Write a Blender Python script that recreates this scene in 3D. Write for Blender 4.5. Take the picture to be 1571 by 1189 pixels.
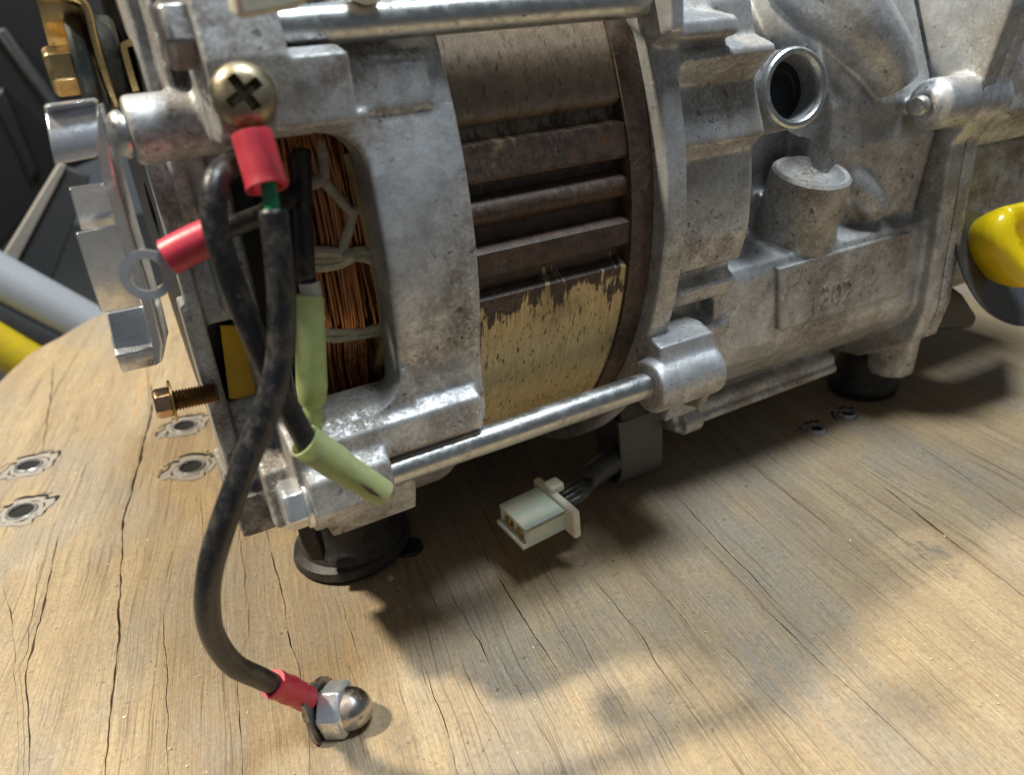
import bpy, bmesh, math, random
import numpy as np
from mathutils import Vector, Matrix, noise as mnoise

for o in list(bpy.data.objects):
    bpy.data.objects.remove(o)
scene = bpy.context.scene
col = scene.collection
# Authoring unit is the decimetre with the alternator shaft on the x axis (y = z = 0);
# the wooden top lies 1.12 dm below the shaft. Everything is stored in metres.
S = 0.1
ZB = -1.12
def W(p):
    return Vector((p[0] * S, p[1] * S, (p[2] - ZB) * S))

# ------------------------------------------------------------------ camera
cam = bpy.data.cameras.new('camera')
camo = bpy.data.objects.new('camera', cam)
col.objects.link(camo)
cam.sensor_width = 36.0
cam.lens = 36.0 * 1150.0 / 1571.0
cam.clip_start = 0.01
cam.clip_end = 60
right = Vector((0.872049, -0.482666, -0.081016)); up = Vector((0.271929, 0.340210, 0.900173)); back = Vector((-0.406921, -0.807026, 0.427931))
m3 = Matrix((right, up, back)).transposed()
camo.matrix_world = Matrix.Translation(W((0, -2.503, .408))) @ m3.to_4x4()
scene.camera = camo
cam.dof.use_dof = True
cam.dof.focus_distance = 0.20
cam.dof.aperture_fstop = 15.0

# ------------------------------------------------------------------ light
world = bpy.data.worlds.new('World')
scene.world = world
world.use_nodes = True
bg = world.node_tree.nodes['Background']
bg.inputs[0].default_value = (0.80, 0.90, 1.0, 1)
bg.inputs[1].default_value = 0.10

def area(name, loc, target, size, watts, color, sizey=None):
    L = bpy.data.lights.new(name, 'AREA')
    L.energy = watts
    L.color = color
    if sizey:
        L.shape = 'RECTANGLE'; L.size = size; L.size_y = sizey
    else:
        L.shape = 'DISK'; L.size = size
    o = bpy.data.objects.new(name, L)
    col.objects.link(o)
    o.location = W(loc)
    d = W(target) - W(loc)
    o.rotation_euler = d.to_track_quat('-Z', 'Y').to_euler()
    return o
# work lamp behind and to the left, high: the hard light
area('work_lamp', (-9.6, 3.7, 15.4), (.5, -.7, -1), 0.13, 49.0, (1.0, .91, .72))
# ceiling tube almost overhead, slightly on the camera side
area('ceiling_lamp', (2.6, -2.9, 12.5), (1.6, -.8, -1), 0.30, 19.0, (.84, .935, 1.0), 0.40)

scene.view_settings.view_transform = 'Standard'
scene.view_settings.look = 'None'
scene.view_settings.gamma = 1.0
scene.view_settings.exposure = 0.12
scene.render.engine = 'CYCLES'

# ------------------------------------------------------------------ material helpers
class NT:
    def __init__(self, name):
        self.m = bpy.data.materials.new(name)
        self.m.use_nodes = True
        self.t = self.m.node_tree
        self.b = self.t.nodes['Principled BSDF']
        tc = self.t.nodes.new('ShaderNodeTexCoord')
        mp = self.t.nodes.new('ShaderNodeMapping')
        mp.inputs['Scale'].default_value = (10, 10, 10)      # metres -> decimetres
        self.t.links.new(tc.outputs['Object'], mp.inputs[0])
        self.co = mp.outputs[0]
    def new(self, kind, **kw):
        n = self.t.nodes.new(kind)
        for k, v in kw.items():
            setattr(n, k, v)
        return n
    def put(self, sock, v):
        if isinstance(v, bpy.types.NodeSocket):
            self.t.links.new(v, sock)
        elif isinstance(v, (tuple, list)) and len(v) == 3 and sock.type == 'RGBA':
            sock.default_value = (*v, 1)
        else:
            sock.default_value = v
    def map(self, scale=(1, 1, 1), rot=(0, 0, 0), loc=(0, 0, 0), src=None):
        n = self.new('ShaderNodeMapping')
        n.inputs['Scale'].default_value = scale
        n.inputs['Rotation'].default_value = rot
        n.inputs['Location'].default_value = loc
        self.t.links.new(src or self.co, n.inputs[0])
        return n.outputs[0]
    def noise(self, scale, detail=4, rough=.55, co=None, dist=0):
        n = self.new('ShaderNodeTexNoise')
        n.inputs['Scale'].default_value = scale
        n.inputs['Detail'].default_value = detail
        n.inputs['Roughness'].default_value = rough
        n.inputs['Distortion'].default_value = dist
        self.t.links.new(co or self.co, n.inputs['Vector'])
        return n.outputs[0]
    def voro(self, scale, co=None, feature='F1'):
        n = self.new('ShaderNodeTexVoronoi', feature=feature)
        n.inputs['Scale'].default_value = scale
        self.t.links.new(co or self.co, n.inputs['Vector'])
        return n.outputs[0]
    def math(self, op, a, b=0.0, c=None, clamp=False):
        n = self.new('ShaderNodeMath', operation=op, use_clamp=clamp)
        self.put(n.inputs[0], a); self.put(n.inputs[1], b)
        if c is not None: self.put(n.inputs[2], c)
        return n.outputs[0]
    def ramp(self, fac, a, b, lo=0.0, hi=1.0):                # smooth remap a..b -> lo..hi
        n = self.new('ShaderNodeMapRange', interpolation_type='SMOOTHSTEP')
        self.put(n.inputs[0], fac)
        n.inputs[1].default_value = a; n.inputs[2].default_value = b
        n.inputs[3].default_value = lo; n.inputs[4].default_value = hi
        return n.outputs[0]
    def mix(self, fac, a, b, blend='MIX'):
        n = self.new('ShaderNodeMix', data_type='RGBA', blend_type=blend)
        self.put(n.inputs[0], fac); self.put(n.inputs[6], a); self.put(n.inputs[7], b)
        return n.outputs[2]
    def sep(self):
        n = self.new('ShaderNodeSeparateXYZ')
        self.t.links.new(self.co, n.inputs[0])
        return n.outputs
    def bump(self, h, strength=.3, dist=.0005, normal=None):
        n = self.new('ShaderNodeBump')
        n.inputs['Strength'].default_value = strength
        n.inputs['Distance'].default_value = dist
        self.put(n.inputs['Height'], h)
        if normal: self.t.links.new(normal, n.inputs['Normal'])
        return n.outputs[0]
    def set(self, **kw):
        names = dict(color='Base Color', metal='Metallic', rough='Roughness', normal='Normal', ior='IOR',
                     trans='Transmission Weight', sss='Subsurface Weight', sssr='Subsurface Radius',
                     ssss='Subsurface Scale', coat='Coat Weight', spec='Specular IOR Level',
                     aniso='Anisotropic', alpha='Alpha', crough='Coat Roughness')
        for k, v in kw.items():
            self.put(self.b.inputs[names[k]], v)
        return self.m

def mat_cast(name, light=(.76, .77, .785), dark=(.44, .445, .455), dirt=(.20, .15, .10), amount=.8, seed=0., metal=.66, worn=True, oily=.6):
    n = NT(name)
    co = n.map(loc=(seed, seed * .7, -seed))
    big = n.noise(2.6, 6, .62, co)
    mid = n.noise(11, 7, .72, co)
    fine = n.noise(95, 6, .8, co)
    spots = n.noise(48, 3, .55, co)
    pits = n.voro(80, co)
    c = n.mix(n.ramp(mid, .34, .66), light, dark)
    c = n.mix(n.ramp(fine, .38, .66, .0, .40), c, tuple(k * .45 for k in dark))
    c = n.mix(n.ramp(fine, .26, .42, .40, 0), c, (.74, .73, .72))
    # oily and dusty stains
    d = n.math('MULTIPLY', n.ramp(big, .42, .60), n.ramp(fine, .28, .56))
    d = n.math('MULTIPLY', d, n.ramp(mid, .34, .58, .3, 1))
    d = n.math('MULTIPLY', d, amount, clamp=True)
    c = n.mix(d, c, dirt)
    oil = n.math('MULTIPLY', n.ramp(n.noise(4.1, 5, .6, n.map(loc=(3 + seed, 1, 4))), .56, .70), oily)
    c = n.mix(oil, c, (.10, .085, .07))
    spk = n.math('MAXIMUM', n.ramp(spots, .645, .685), n.ramp(pits, .05, .15, 1, 0))
    spk = n.math('MULTIPLY', spk, n.ramp(big, .36, .56, .15, .70))
    c = n.mix(spk, c, (.05, .04, .035))
    # scratches: stretched noise in two directions
    s1 = n.noise(1, 3, .6, n.map((170, 6, 20), (.3, .2, .9), src=co))
    s2 = n.noise(1, 3, .6, n.map((9, 190, 24), (.8, .1, .4), src=co))
    s1 = n.math('MAXIMUM', n.ramp(s1, .67, .72), n.ramp(s2, .69, .74))
    c = n.mix(n.math('MULTIPLY', s1, .55), c, (.80, .80, .81))
    # edge highlights put into the colour as metal rubbed bright by handling
    geo = n.new('ShaderNodeNewGeometry')
    edge = n.math('MULTIPLY', n.ramp(geo.outputs['Pointiness'], .515, .58), n.ramp(mid, .36, .56, 1, .25))
    if worn: c = n.mix(n.math('MULTIPLY', edge, .75), c, (.78, .78, .78))
    dd = n.math('MAXIMUM', d, spk)
    mt = n.math('MULTIPLY', metal, n.math('SUBTRACT', 1.0, n.math('MULTIPLY', dd, .85)))
    r = n.math('ADD', n.ramp(fine, .3, .7, .38, .56), n.math('MULTIPLY', dd, .30), clamp=True)
    r = n.math('SUBTRACT', r, n.math('MULTIPLY', oil, .10))
    h = n.math('ADD', n.math('MULTIPLY', fine, 1.0), n.math('MULTIPLY', mid, 1.0))
    h = n.math('SUBTRACT', h, n.math('MULTIPLY', spk, .5))
    return n.set(color=c, metal=mt, rough=r, normal=n.bump(h, .30, .00035))

def mat_metal(name, color, rough=.28, grime=.35, grimecol=(.16, .11, .06), scale=1., metal=1.0, aniso=0.0, bump=.2):
    n = NT(name)
    big = n.noise(9 * scale, 5, .6)
    mid = n.noise(38 * scale, 5, .7)
    fine = n.noise(190 * scale, 3, .6)
    c = n.mix(n.ramp(mid, .3, .75, 0, .35), color, tuple(k * .55 for k in color))
    g = n.math('MULTIPLY', n.ramp(big, .5, .72), n.ramp(mid, .35, .6))
    sp = n.ramp(n.noise(85 * scale, 2, .5), .68, .73)
    g = n.math('MULTIPLY', n.math('MAXIMUM', g, sp), grime, clamp=True)
    c = n.mix(g, c, grimecol)
    r = n.math('ADD', n.ramp(mid, .3, .7, rough * .75, rough * 1.35), n.math('MULTIPLY', g, .4), clamp=True)
    h = n.math('ADD', n.math('MULTIPLY', mid, 1.0), n.math('MULTIPLY', fine, .5))
    return n.set(color=c, metal=n.math('SUBTRACT', metal, n.math('MULTIPLY', g, .8), clamp=True), rough=r, aniso=aniso,
                 normal=n.bump(h, bump, .0003))

def mat_plain(name, color, rough=.5, var=.25, dust=0., dustcol=(.36, .30, .23), bump=.25, bscale=90, **kw):
    n = NT(name)
    a = n.noise(16, 5, .6)
    b = n.noise(bscale, 4, .65)
    c = n.mix(n.ramp(a, .3, .7, 0, var), color, tuple(k * .5 for k in color))
    if dust:
        st = n.noise(1, 5, .7, n.map((60, 60, 34)))
        f = n.math('MULTIPLY', n.ramp(n.math('ADD', n.math('MULTIPLY', a, .55), n.math('MULTIPLY', st, .45)), .45, .62), dust, clamp=True)
        sp = n.math('MULTIPLY', n.ramp(n.noise(110, 2, .5), .68, .72), min(1, dust * 1.6), clamp=True)
        f = n.math('MAXIMUM', f, sp)
        c = n.mix(f, c, dustcol)
        rough = n.math('ADD', rough, n.math('MULTIPLY', f, .4), clamp=True)
    return n.set(color=c, rough=rough, normal=n.bump(b, bump, .0004), **kw)

# ------------------------------------------------------------------ mesh helpers (raw = (verts, faces) in dm)
def vec(p): return Vector(p)
def frame(axis, hint=None):
    w = Vector(axis).normalized()
    h = Vector(hint) if hint else (Vector((0, 0, 1)) if abs(w.z) < .9 else Vector((0, 1, 0)))
    u = (h - w * h.dot(w)).normalized()
    return u, w.cross(u).normalized(), w
def lathe(prof, origin, axis, seg=32, hint=None, a0=0., rmul=None):
    """prof: list of (t along axis, radius). Closed where radius is 0."""
    u, v, w = frame(axis, hint)
    o = Vector(origin)
    vs, fs, rows = [], [], []
    for t, r in prof:
        if r <= 1e-7:
            rows.append([len(vs)]); vs.append(o + w * t)
        else:
            row = []
            for k in range(seg):
                a = a0 + 2 * math.pi * k / seg
                rr = r * (rmul(a) if rmul else 1)
                row.append(len(vs)); vs.append(o + w * t + u * (rr * math.cos(a)) + v * (rr * math.sin(a)))
            rows.append(row)
    for A, B in zip(rows, rows[1:]):
        if len(A) == 1 and len(B) == 1: continue
        for k in range(seg):
            k2 = (k + 1) % seg
            if len(A) == 1: fs.append((A[0], B[k], B[k2]))
            elif len(B) == 1: fs.append((A[k], B[0], A[k2]))
            else: fs.append((A[k], B[k], B[k2], A[k2]))
    return vs, fs
def rod(p, q, r, seg=24, ch=0.):
    p, q = Vector(p), Vector(q); L = (q - p).length
    pr = [(0, 0), (0, r), (L, r), (L, 0)] if not ch else [(0, 0), (0, r - ch), (ch, r), (L - ch, r), (L, r - ch), (L, 0)]
    return lathe(pr, p, q - p, seg)
def annulus(x0, x1, ri, ro, seg=96, ch=.008):
    prof = [(x0, ri), (x0, ro - ch), (x0 + ch, ro), (x1 - ch, ro), (x1, ro - ch), (x1, ri), (x0, ri)]
    return lathe(prof, (0, 0, 0), (1, 0, 0), seg)
def prism_x(poly, x0, x1, poly1=None):
    """poly: list of (y, z) extruded along x."""
    n = len(poly); q = poly1 or poly
    vs = [Vector((x0, y, z)) for y, z in poly] + [Vector((x1, y, z)) for y, z in q]
    fs = [tuple(range(n))[::-1], tuple(range(n, 2 * n))]
    fs += [(i, (i + 1) % n, n + (i + 1) % n, n + i) for i in range(n)]
    return vs, fs
def slab(pts, d):
    """polygon of 3D points pushed along d."""
    n = len(pts); d = Vector(d)
    vs = [Vector(p) for p in pts] + [Vector(p) + d for p in pts]
    fs = [tuple(range(n))[::-1], tuple(range(n, 2 * n))]
    fs += [(i, (i + 1) % n, n + (i + 1) % n, n + i) for i in range(n)]
    return vs, fs
def box(c, s, rot=None):
    c = Vector(c); vs = []
    for dx in (-.5, .5):
        for dy in (-.5, .5):
            for dz in (-.5, .5):
                d = Vector((dx * s[0], dy * s[1], dz * s[2]))
                if rot: d = rot @ d
                vs.append(c + d)
    return vs, [(0, 1, 3, 2), (4, 6, 7, 5), (0, 4, 5, 1), (2, 3, 7, 6), (0, 2, 6, 4), (1, 5, 7, 3)]
def box2(x0, x1, y0, y1, z0, z1):
    return box(((x0 + x1) / 2, (y0 + y1) / 2, (z0 + z1) / 2), (x1 - x0, y1 - y0, z1 - z0))
def spline(pts, n=8):
    P = [Vector(p) for p in pts]
    P = [P[0] * 2 - P[1]] + P + [P[-1] * 2 - P[-2]]
    out = []
    for i in range(1, len(P) - 2):
        for k in range(n):
            t = k / n
            a, b, c, d = P[i - 1], P[i], P[i + 1], P[i + 2]
            out.append(.5 * ((2 * b) + (c - a) * t + (2 * a - 5 * b + 4 * c - d) * t * t + (3 * b - a - 3 * c + d) * t ** 3))
    out.append(P[-2])
    return out
def tube(path, r, seg=12, cap=True, wob=0., seed=0, squash=None):
    P = [Vector(p) for p in path]; n = len(P)
    vs, fs = [], []
    tprev = None; u = None
    for i, p in enumerate(P):
        t = (P[min(i + 1, n - 1)] - P[max(i - 1, 0)]).normalized()
        if u is None: u = frame(t)[0]
        else:
            u = (u - t * u.dot(t)).normalized()
        v = t.cross(u)
        rr = r[i] if isinstance(r, (list, tuple)) else r
        for k in range(seg):
            a = 2 * math.pi * k / seg
            d = u * math.cos(a) + v * math.sin(a)
            q = rr
            if wob: q = rr * (1 + wob * mnoise.noise((p + d * rr) * 9 + Vector((seed, seed, 0))))
            vs.append(p + d * q)
    for i in range(n - 1):
        for k in range(seg):
            k2 = (k + 1) % seg
            fs.append((i * seg + k, i * seg + k2, (i + 1) * seg + k2, (i + 1) * seg + k))
    if cap:
        a = len(vs); vs.append(P[0]); vs.append(P[-1])
        for k in range(seg):
            k2 = (k + 1) % seg
            fs.append((a, k2, k)); fs.append((a + 1, (n - 1) * seg + k, (n - 1) * seg + k2))
    return vs, fs
def hollow(path, ro, ri, seg=20):
    """open sleeve with wall thickness."""
    P = list(path); n = len(P)
    R = ro if isinstance(ro, (list, tuple)) else [ro] * n
    Q = [a - (ro[0] - ri if isinstance(ro, (list, tuple)) else ro - ri) for a in R]
    vo, fo = tube(P, R, seg, cap=False)
    vi, fi = tube(P, Q, seg, cap=False)
    k = len(vo)
    vs = vo + vi
    fs = fo + [tuple(j + k for j in f[::-1]) for f in fi]
    for a in range(seg):
        b = (a + 1) % seg
        fs.append((a, k + a, k + b, b))
        e = (n - 1) * seg
        fs.append((e + a, e + b, k + e + b, k + e + a))
    return vs, fs
def hexhead(o, axis, af, h, ch=.012, a0=0., hint=None):
    r = af / math.sqrt(3) * 1.0
    u, v, w = frame(axis, hint)
    vs, fs = lathe([(0, 0), (0, r), (h - ch, r), (h, r * .86), (h, 0)], o, axis, 6, hint, a0)
    return vs, fs
def dome(o, axis, r, h, seg=28, n=8):
    pr = [(-.004, 0), (-.004, r)]
    for k in range(n + 1):
        a = k / n * math.pi / 2
        pr.append((h * math.sin(a), r * math.cos(a) if k < n else 0))
    return lathe(pr, o, axis, seg)
def join(*raws):
    V, F = [], []
    for v, f in raws:
        k = len(V); V += list(v); F += [tuple(i + k for i in q) for q in f]
    return V, F

def make_mesh(name, raw, smooth=True, angle=35, recalc=True):
    me = bpy.data.meshes.new(name)
    me.from_pydata([W(p) for p in raw[0]], [], raw[1])
    if recalc:
        bm = bmesh.new(); bm.from_mesh(me)
        bmesh.ops.recalc_face_normals(bm, faces=bm.faces)
        bm.to_mesh(me); bm.free()
    me.update()
    if smooth:
        me.polygons.foreach_set('use_smooth', [True] * len(me.polygons))
        if angle < 180:
            me.set_sharp_from_angle(angle=math.radians(angle))
    return me
def link(name, me, mat, parent=None):
    o = bpy.data.objects.new(name, me)
    if me is not None and mat is not None:
        me.materials.clear(); me.materials.append(mat)
    col.objects.link(o)
    if parent is not None: attach(o, parent)
    return o
def attach(o, parent):
    o.parent = parent
    p = parent; m = Matrix.Identity(4)
    while p is not None:
        m = Matrix.Translation(-Vector(p.location)) @ m
        p = p.parent
    o.matrix_parent_inverse = m if parent.parent is None else Matrix.Identity(4)
def part(name, raw, mat, parent=None, bevel=0., seg=2, smooth=True, angle=35, label=None, kind=None, sub=0):
    me = make_mesh(name, raw, smooth, angle)
    o = link(name, me, mat, parent)
    if bevel:
        b = o.modifiers.new('bevel', 'BEVEL'); b.width = bevel * S; b.segments = seg; b.limit_method = 'ANGLE'
        b.angle_limit = math.radians(32)
        b.harden_normals = False
    if sub:
        s = o.modifiers.new('sub', 'SUBSURF'); s.levels = sub; s.render_levels = sub
    if label: o['label'] = label
    if kind: o['kind'] = kind
    return o
def cast_part(name, raw, mat, parent, voxel=.008, it=6, rough=0., label=None):
    """fuse overlapping solids into one casting with small fillets."""
    tmp = bpy.data.objects.new('tmp', make_mesh('tmp', raw, False))
    col.objects.link(tmp)
    r = tmp.modifiers.new('r', 'REMESH'); r.mode = 'VOXEL'; r.voxel_size = voxel * S; r.use_smooth_shade = True
    dg = bpy.context.evaluated_depsgraph_get()
    me = bpy.data.meshes.new_from_object(tmp.evaluated_get(dg))
    bpy.data.objects.remove(tmp)
    me.name = name
    nv, ne = len(me.vertices), len(me.edges)
    co = np.empty(nv * 3); me.vertices.foreach_get('co', co); co = co.reshape(-1, 3)
    ed = np.empty(ne * 2, dtype=np.int64); me.edges.foreach_get('vertices', ed); ed = ed.reshape(-1, 2)
    deg = np.bincount(ed.ravel(), minlength=nv)[:, None].clip(1)
    for _ in range(it):
        acc = np.stack([np.bincount(ed[:, 0], co[ed[:, 1], a], nv) + np.bincount(ed[:, 1], co[ed[:, 0], a], nv) for a in range(3)], 1)
        co = co * .5 + acc / deg * .5
    me.vertices.foreach_set('co', co.ravel()); me.update()
    if rough:
        nr = np.empty(nv * 3); me.vertices.foreach_get('normal', nr); nr = nr.reshape(-1, 3)
        k = np.array([mnoise.noise(Vector(c) * 90) * .6 + mnoise.noise(Vector(c) * 260) * .4 for c in co])
        co = co + nr * (k * rough * S)[:, None]
        me.vertices.foreach_set('co', co.ravel()); me.update()
    me.polygons.foreach_set('use_smooth', [True] * len(me.polygons))
    o = link(name, me, mat, parent)
    if label: o['label'] = label
    return o
def thing(name, label, cat, loc, group=None):
    o = bpy.data.objects.new(name, None)
    o.empty_display_size = .01
    o.location = W(loc)
    col.objects.link(o)
    o['label'] = label; o['category'] = cat
    if group: o['group'] = group
    return o
def tag(o, label, cat, group=None):
    o['label'] = label; o['category'] = cat
    if group: o['group'] = group
    return o
bpy.context.view_layer.update()
# ------------------------------------------------------------------ wooden top (round, weathered, full of drying cracks)
GA = math.atan2(.186, .9826)                # the grain runs this far off the y axis
def mat_wood():
    n = NT('weathered_wood')
    g = n.map(rot=(0, 0, GA))               # x across the grain, y along it
    wob = n.noise(1.3, 3, .5, g)
    n2 = n.new('ShaderNodeVectorMath', operation='MULTIPLY_ADD')
    n.t.links.new(wob, n2.inputs[0]); n2.inputs[1].default_value = (.09, 0, 0); n.t.links.new(g, n2.inputs[2])
    gw = n2.outputs[0]
    ring = n.noise(1, 5, .62, n.map((8, .5, 6), src=gw))         # broad early/late wood bands
    fib = n.noise(1, 5, .65, n.map((110, 1.6, 60), src=gw))        # fibres
    hair = n.noise(1, 4, .65, n.map((320, 7, 90), src=gw))
    blot = n.noise(1.7, 6, .66, n.map((1, .55, 1), src=g))
    blot2 = n.noise(4.2, 6, .68, n.map((1, .6, 1), loc=(3, 7, 0), src=g))
    fine = n.noise(45, 5, .7, g)
    c = n.mix(n.ramp(ring, .30, .70), (.475, .352, .208), (.35, .248, .142))
    yel = n.noise(2.6, 5, .6, n.map((1, .4, 1), loc=(9, 2, 0), src=g))
    c = n.mix(n.ramp(yel, .52, .68, 0, .75), c, (.50, .35, .175))
    c = n.mix(n.ramp(blot, .44, .64, 0, .80), c, (.33, .285, .225))      # grey weathering
    c = n.mix(n.ramp(blot2, .56, .74, 0, .50), c, (.55, .45, .31))
    rs = n.noise(1, 4, .6, n.map((5.5, .28, 5), loc=(4.2, 1, 0), src=gw))
    c = n.mix(n.ramp(rs, .61, .70, 0, .55), c, (.50, .29, .12))          # resin streaks
    c = n.mix(n.ramp(fib, .48, .74, 0, .26), c, (.25, .185, .12))
    c = n.mix(n.ramp(fib, .22, .42, .30, 0), c, (.62, .52, .37))
    fib2 = n.noise(1, 4, .7, n.map((260, 5.5, 90), loc=(2, 1, 0), src=gw))
    c = n.mix(n.ramp(fib2, .46, .64, 0, .46), c, (.19, .135, .085))
    c = n.mix(n.ramp(fib2, .28, .42, .35, 0), c, (.66, .55, .39))
    c = n.mix(n.ramp(fine, .52, .72, 0, .55), c, (.22, .17, .12))
    fineb = n.noise(110, 4, .7, n.map((1, .6, 1), loc=(5, 3, 0), src=g))
    c = n.mix(n.ramp(fineb, .50, .66, 0, .45), c, (.20, .155, .11))
    c = n.mix(n.ramp(fineb, .30, .42, .35, 0), c, (.66, .57, .43))
    st = n.math('MULTIPLY', n.ramp(blot2, .28, .44, 1, 0), n.ramp(blot, .40, .54, 1, 0))
    st = n.math('MULTIPLY', st, n.ramp(fine, .30, .60))
    sp2 = n.math('MULTIPLY', n.ramp(n.noise(38, 3, .6, n.map(loc=(6, 1, 0), src=g)), .64, .70), n.ramp(n.noise(2.2, 3, .6, n.map(loc=(1, 9, 0), src=g)), .45, .6))
    c = n.mix(n.math('MULTIPLY', sp2, .7), c, (.10, .08, .06))
    c = n.mix(n.math('MULTIPLY', st, .85), c, (.15, .135, .115))         # grime
    ln = n.noise(1, 3, .6, n.map((16, .10, 8), loc=(1, 5, 2), src=gw))   # thin grain lines
    ln = n.ramp(n.math('ABSOLUTE', n.math('SUBTRACT', ln, .5)), .0, .008, 1, 0)
    ln = n.math('MULTIPLY', ln, n.ramp(n.noise(3.5, 3, .6, n.map(loc=(2, 2, 2), src=g)), .36, .50))
    c = n.mix(n.math('MULTIPLY', ln, .6), c, (.12, .085, .055))
    pore = n.ramp(n.noise(1, 2, .5, n.map((130, 26, 80), src=gw)), .73, .78)
    c = n.mix(n.math('MULTIPLY', pore, .7), c, (.09, .065, .045))
    h = n.math('ADD', n.math('MULTIPLY', fib, .7), n.math('MULTIPLY', fib2, -.9))
    h = n.math('ADD', h, n.math('MULTIPLY', fine, .7))
    h = n.math('SUBTRACT', h, n.math('MULTIPLY', pore, .7))
    h = n.math('SUBTRACT', h, n.math('MULTIPLY', ln, .8))
    return n.set(color=c, rough=n.ramp(fib, .3, .7, .58, .85), spec=.3, normal=n.bump(h, .40, .0005))
M_WOOD = mat_wood()
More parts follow.
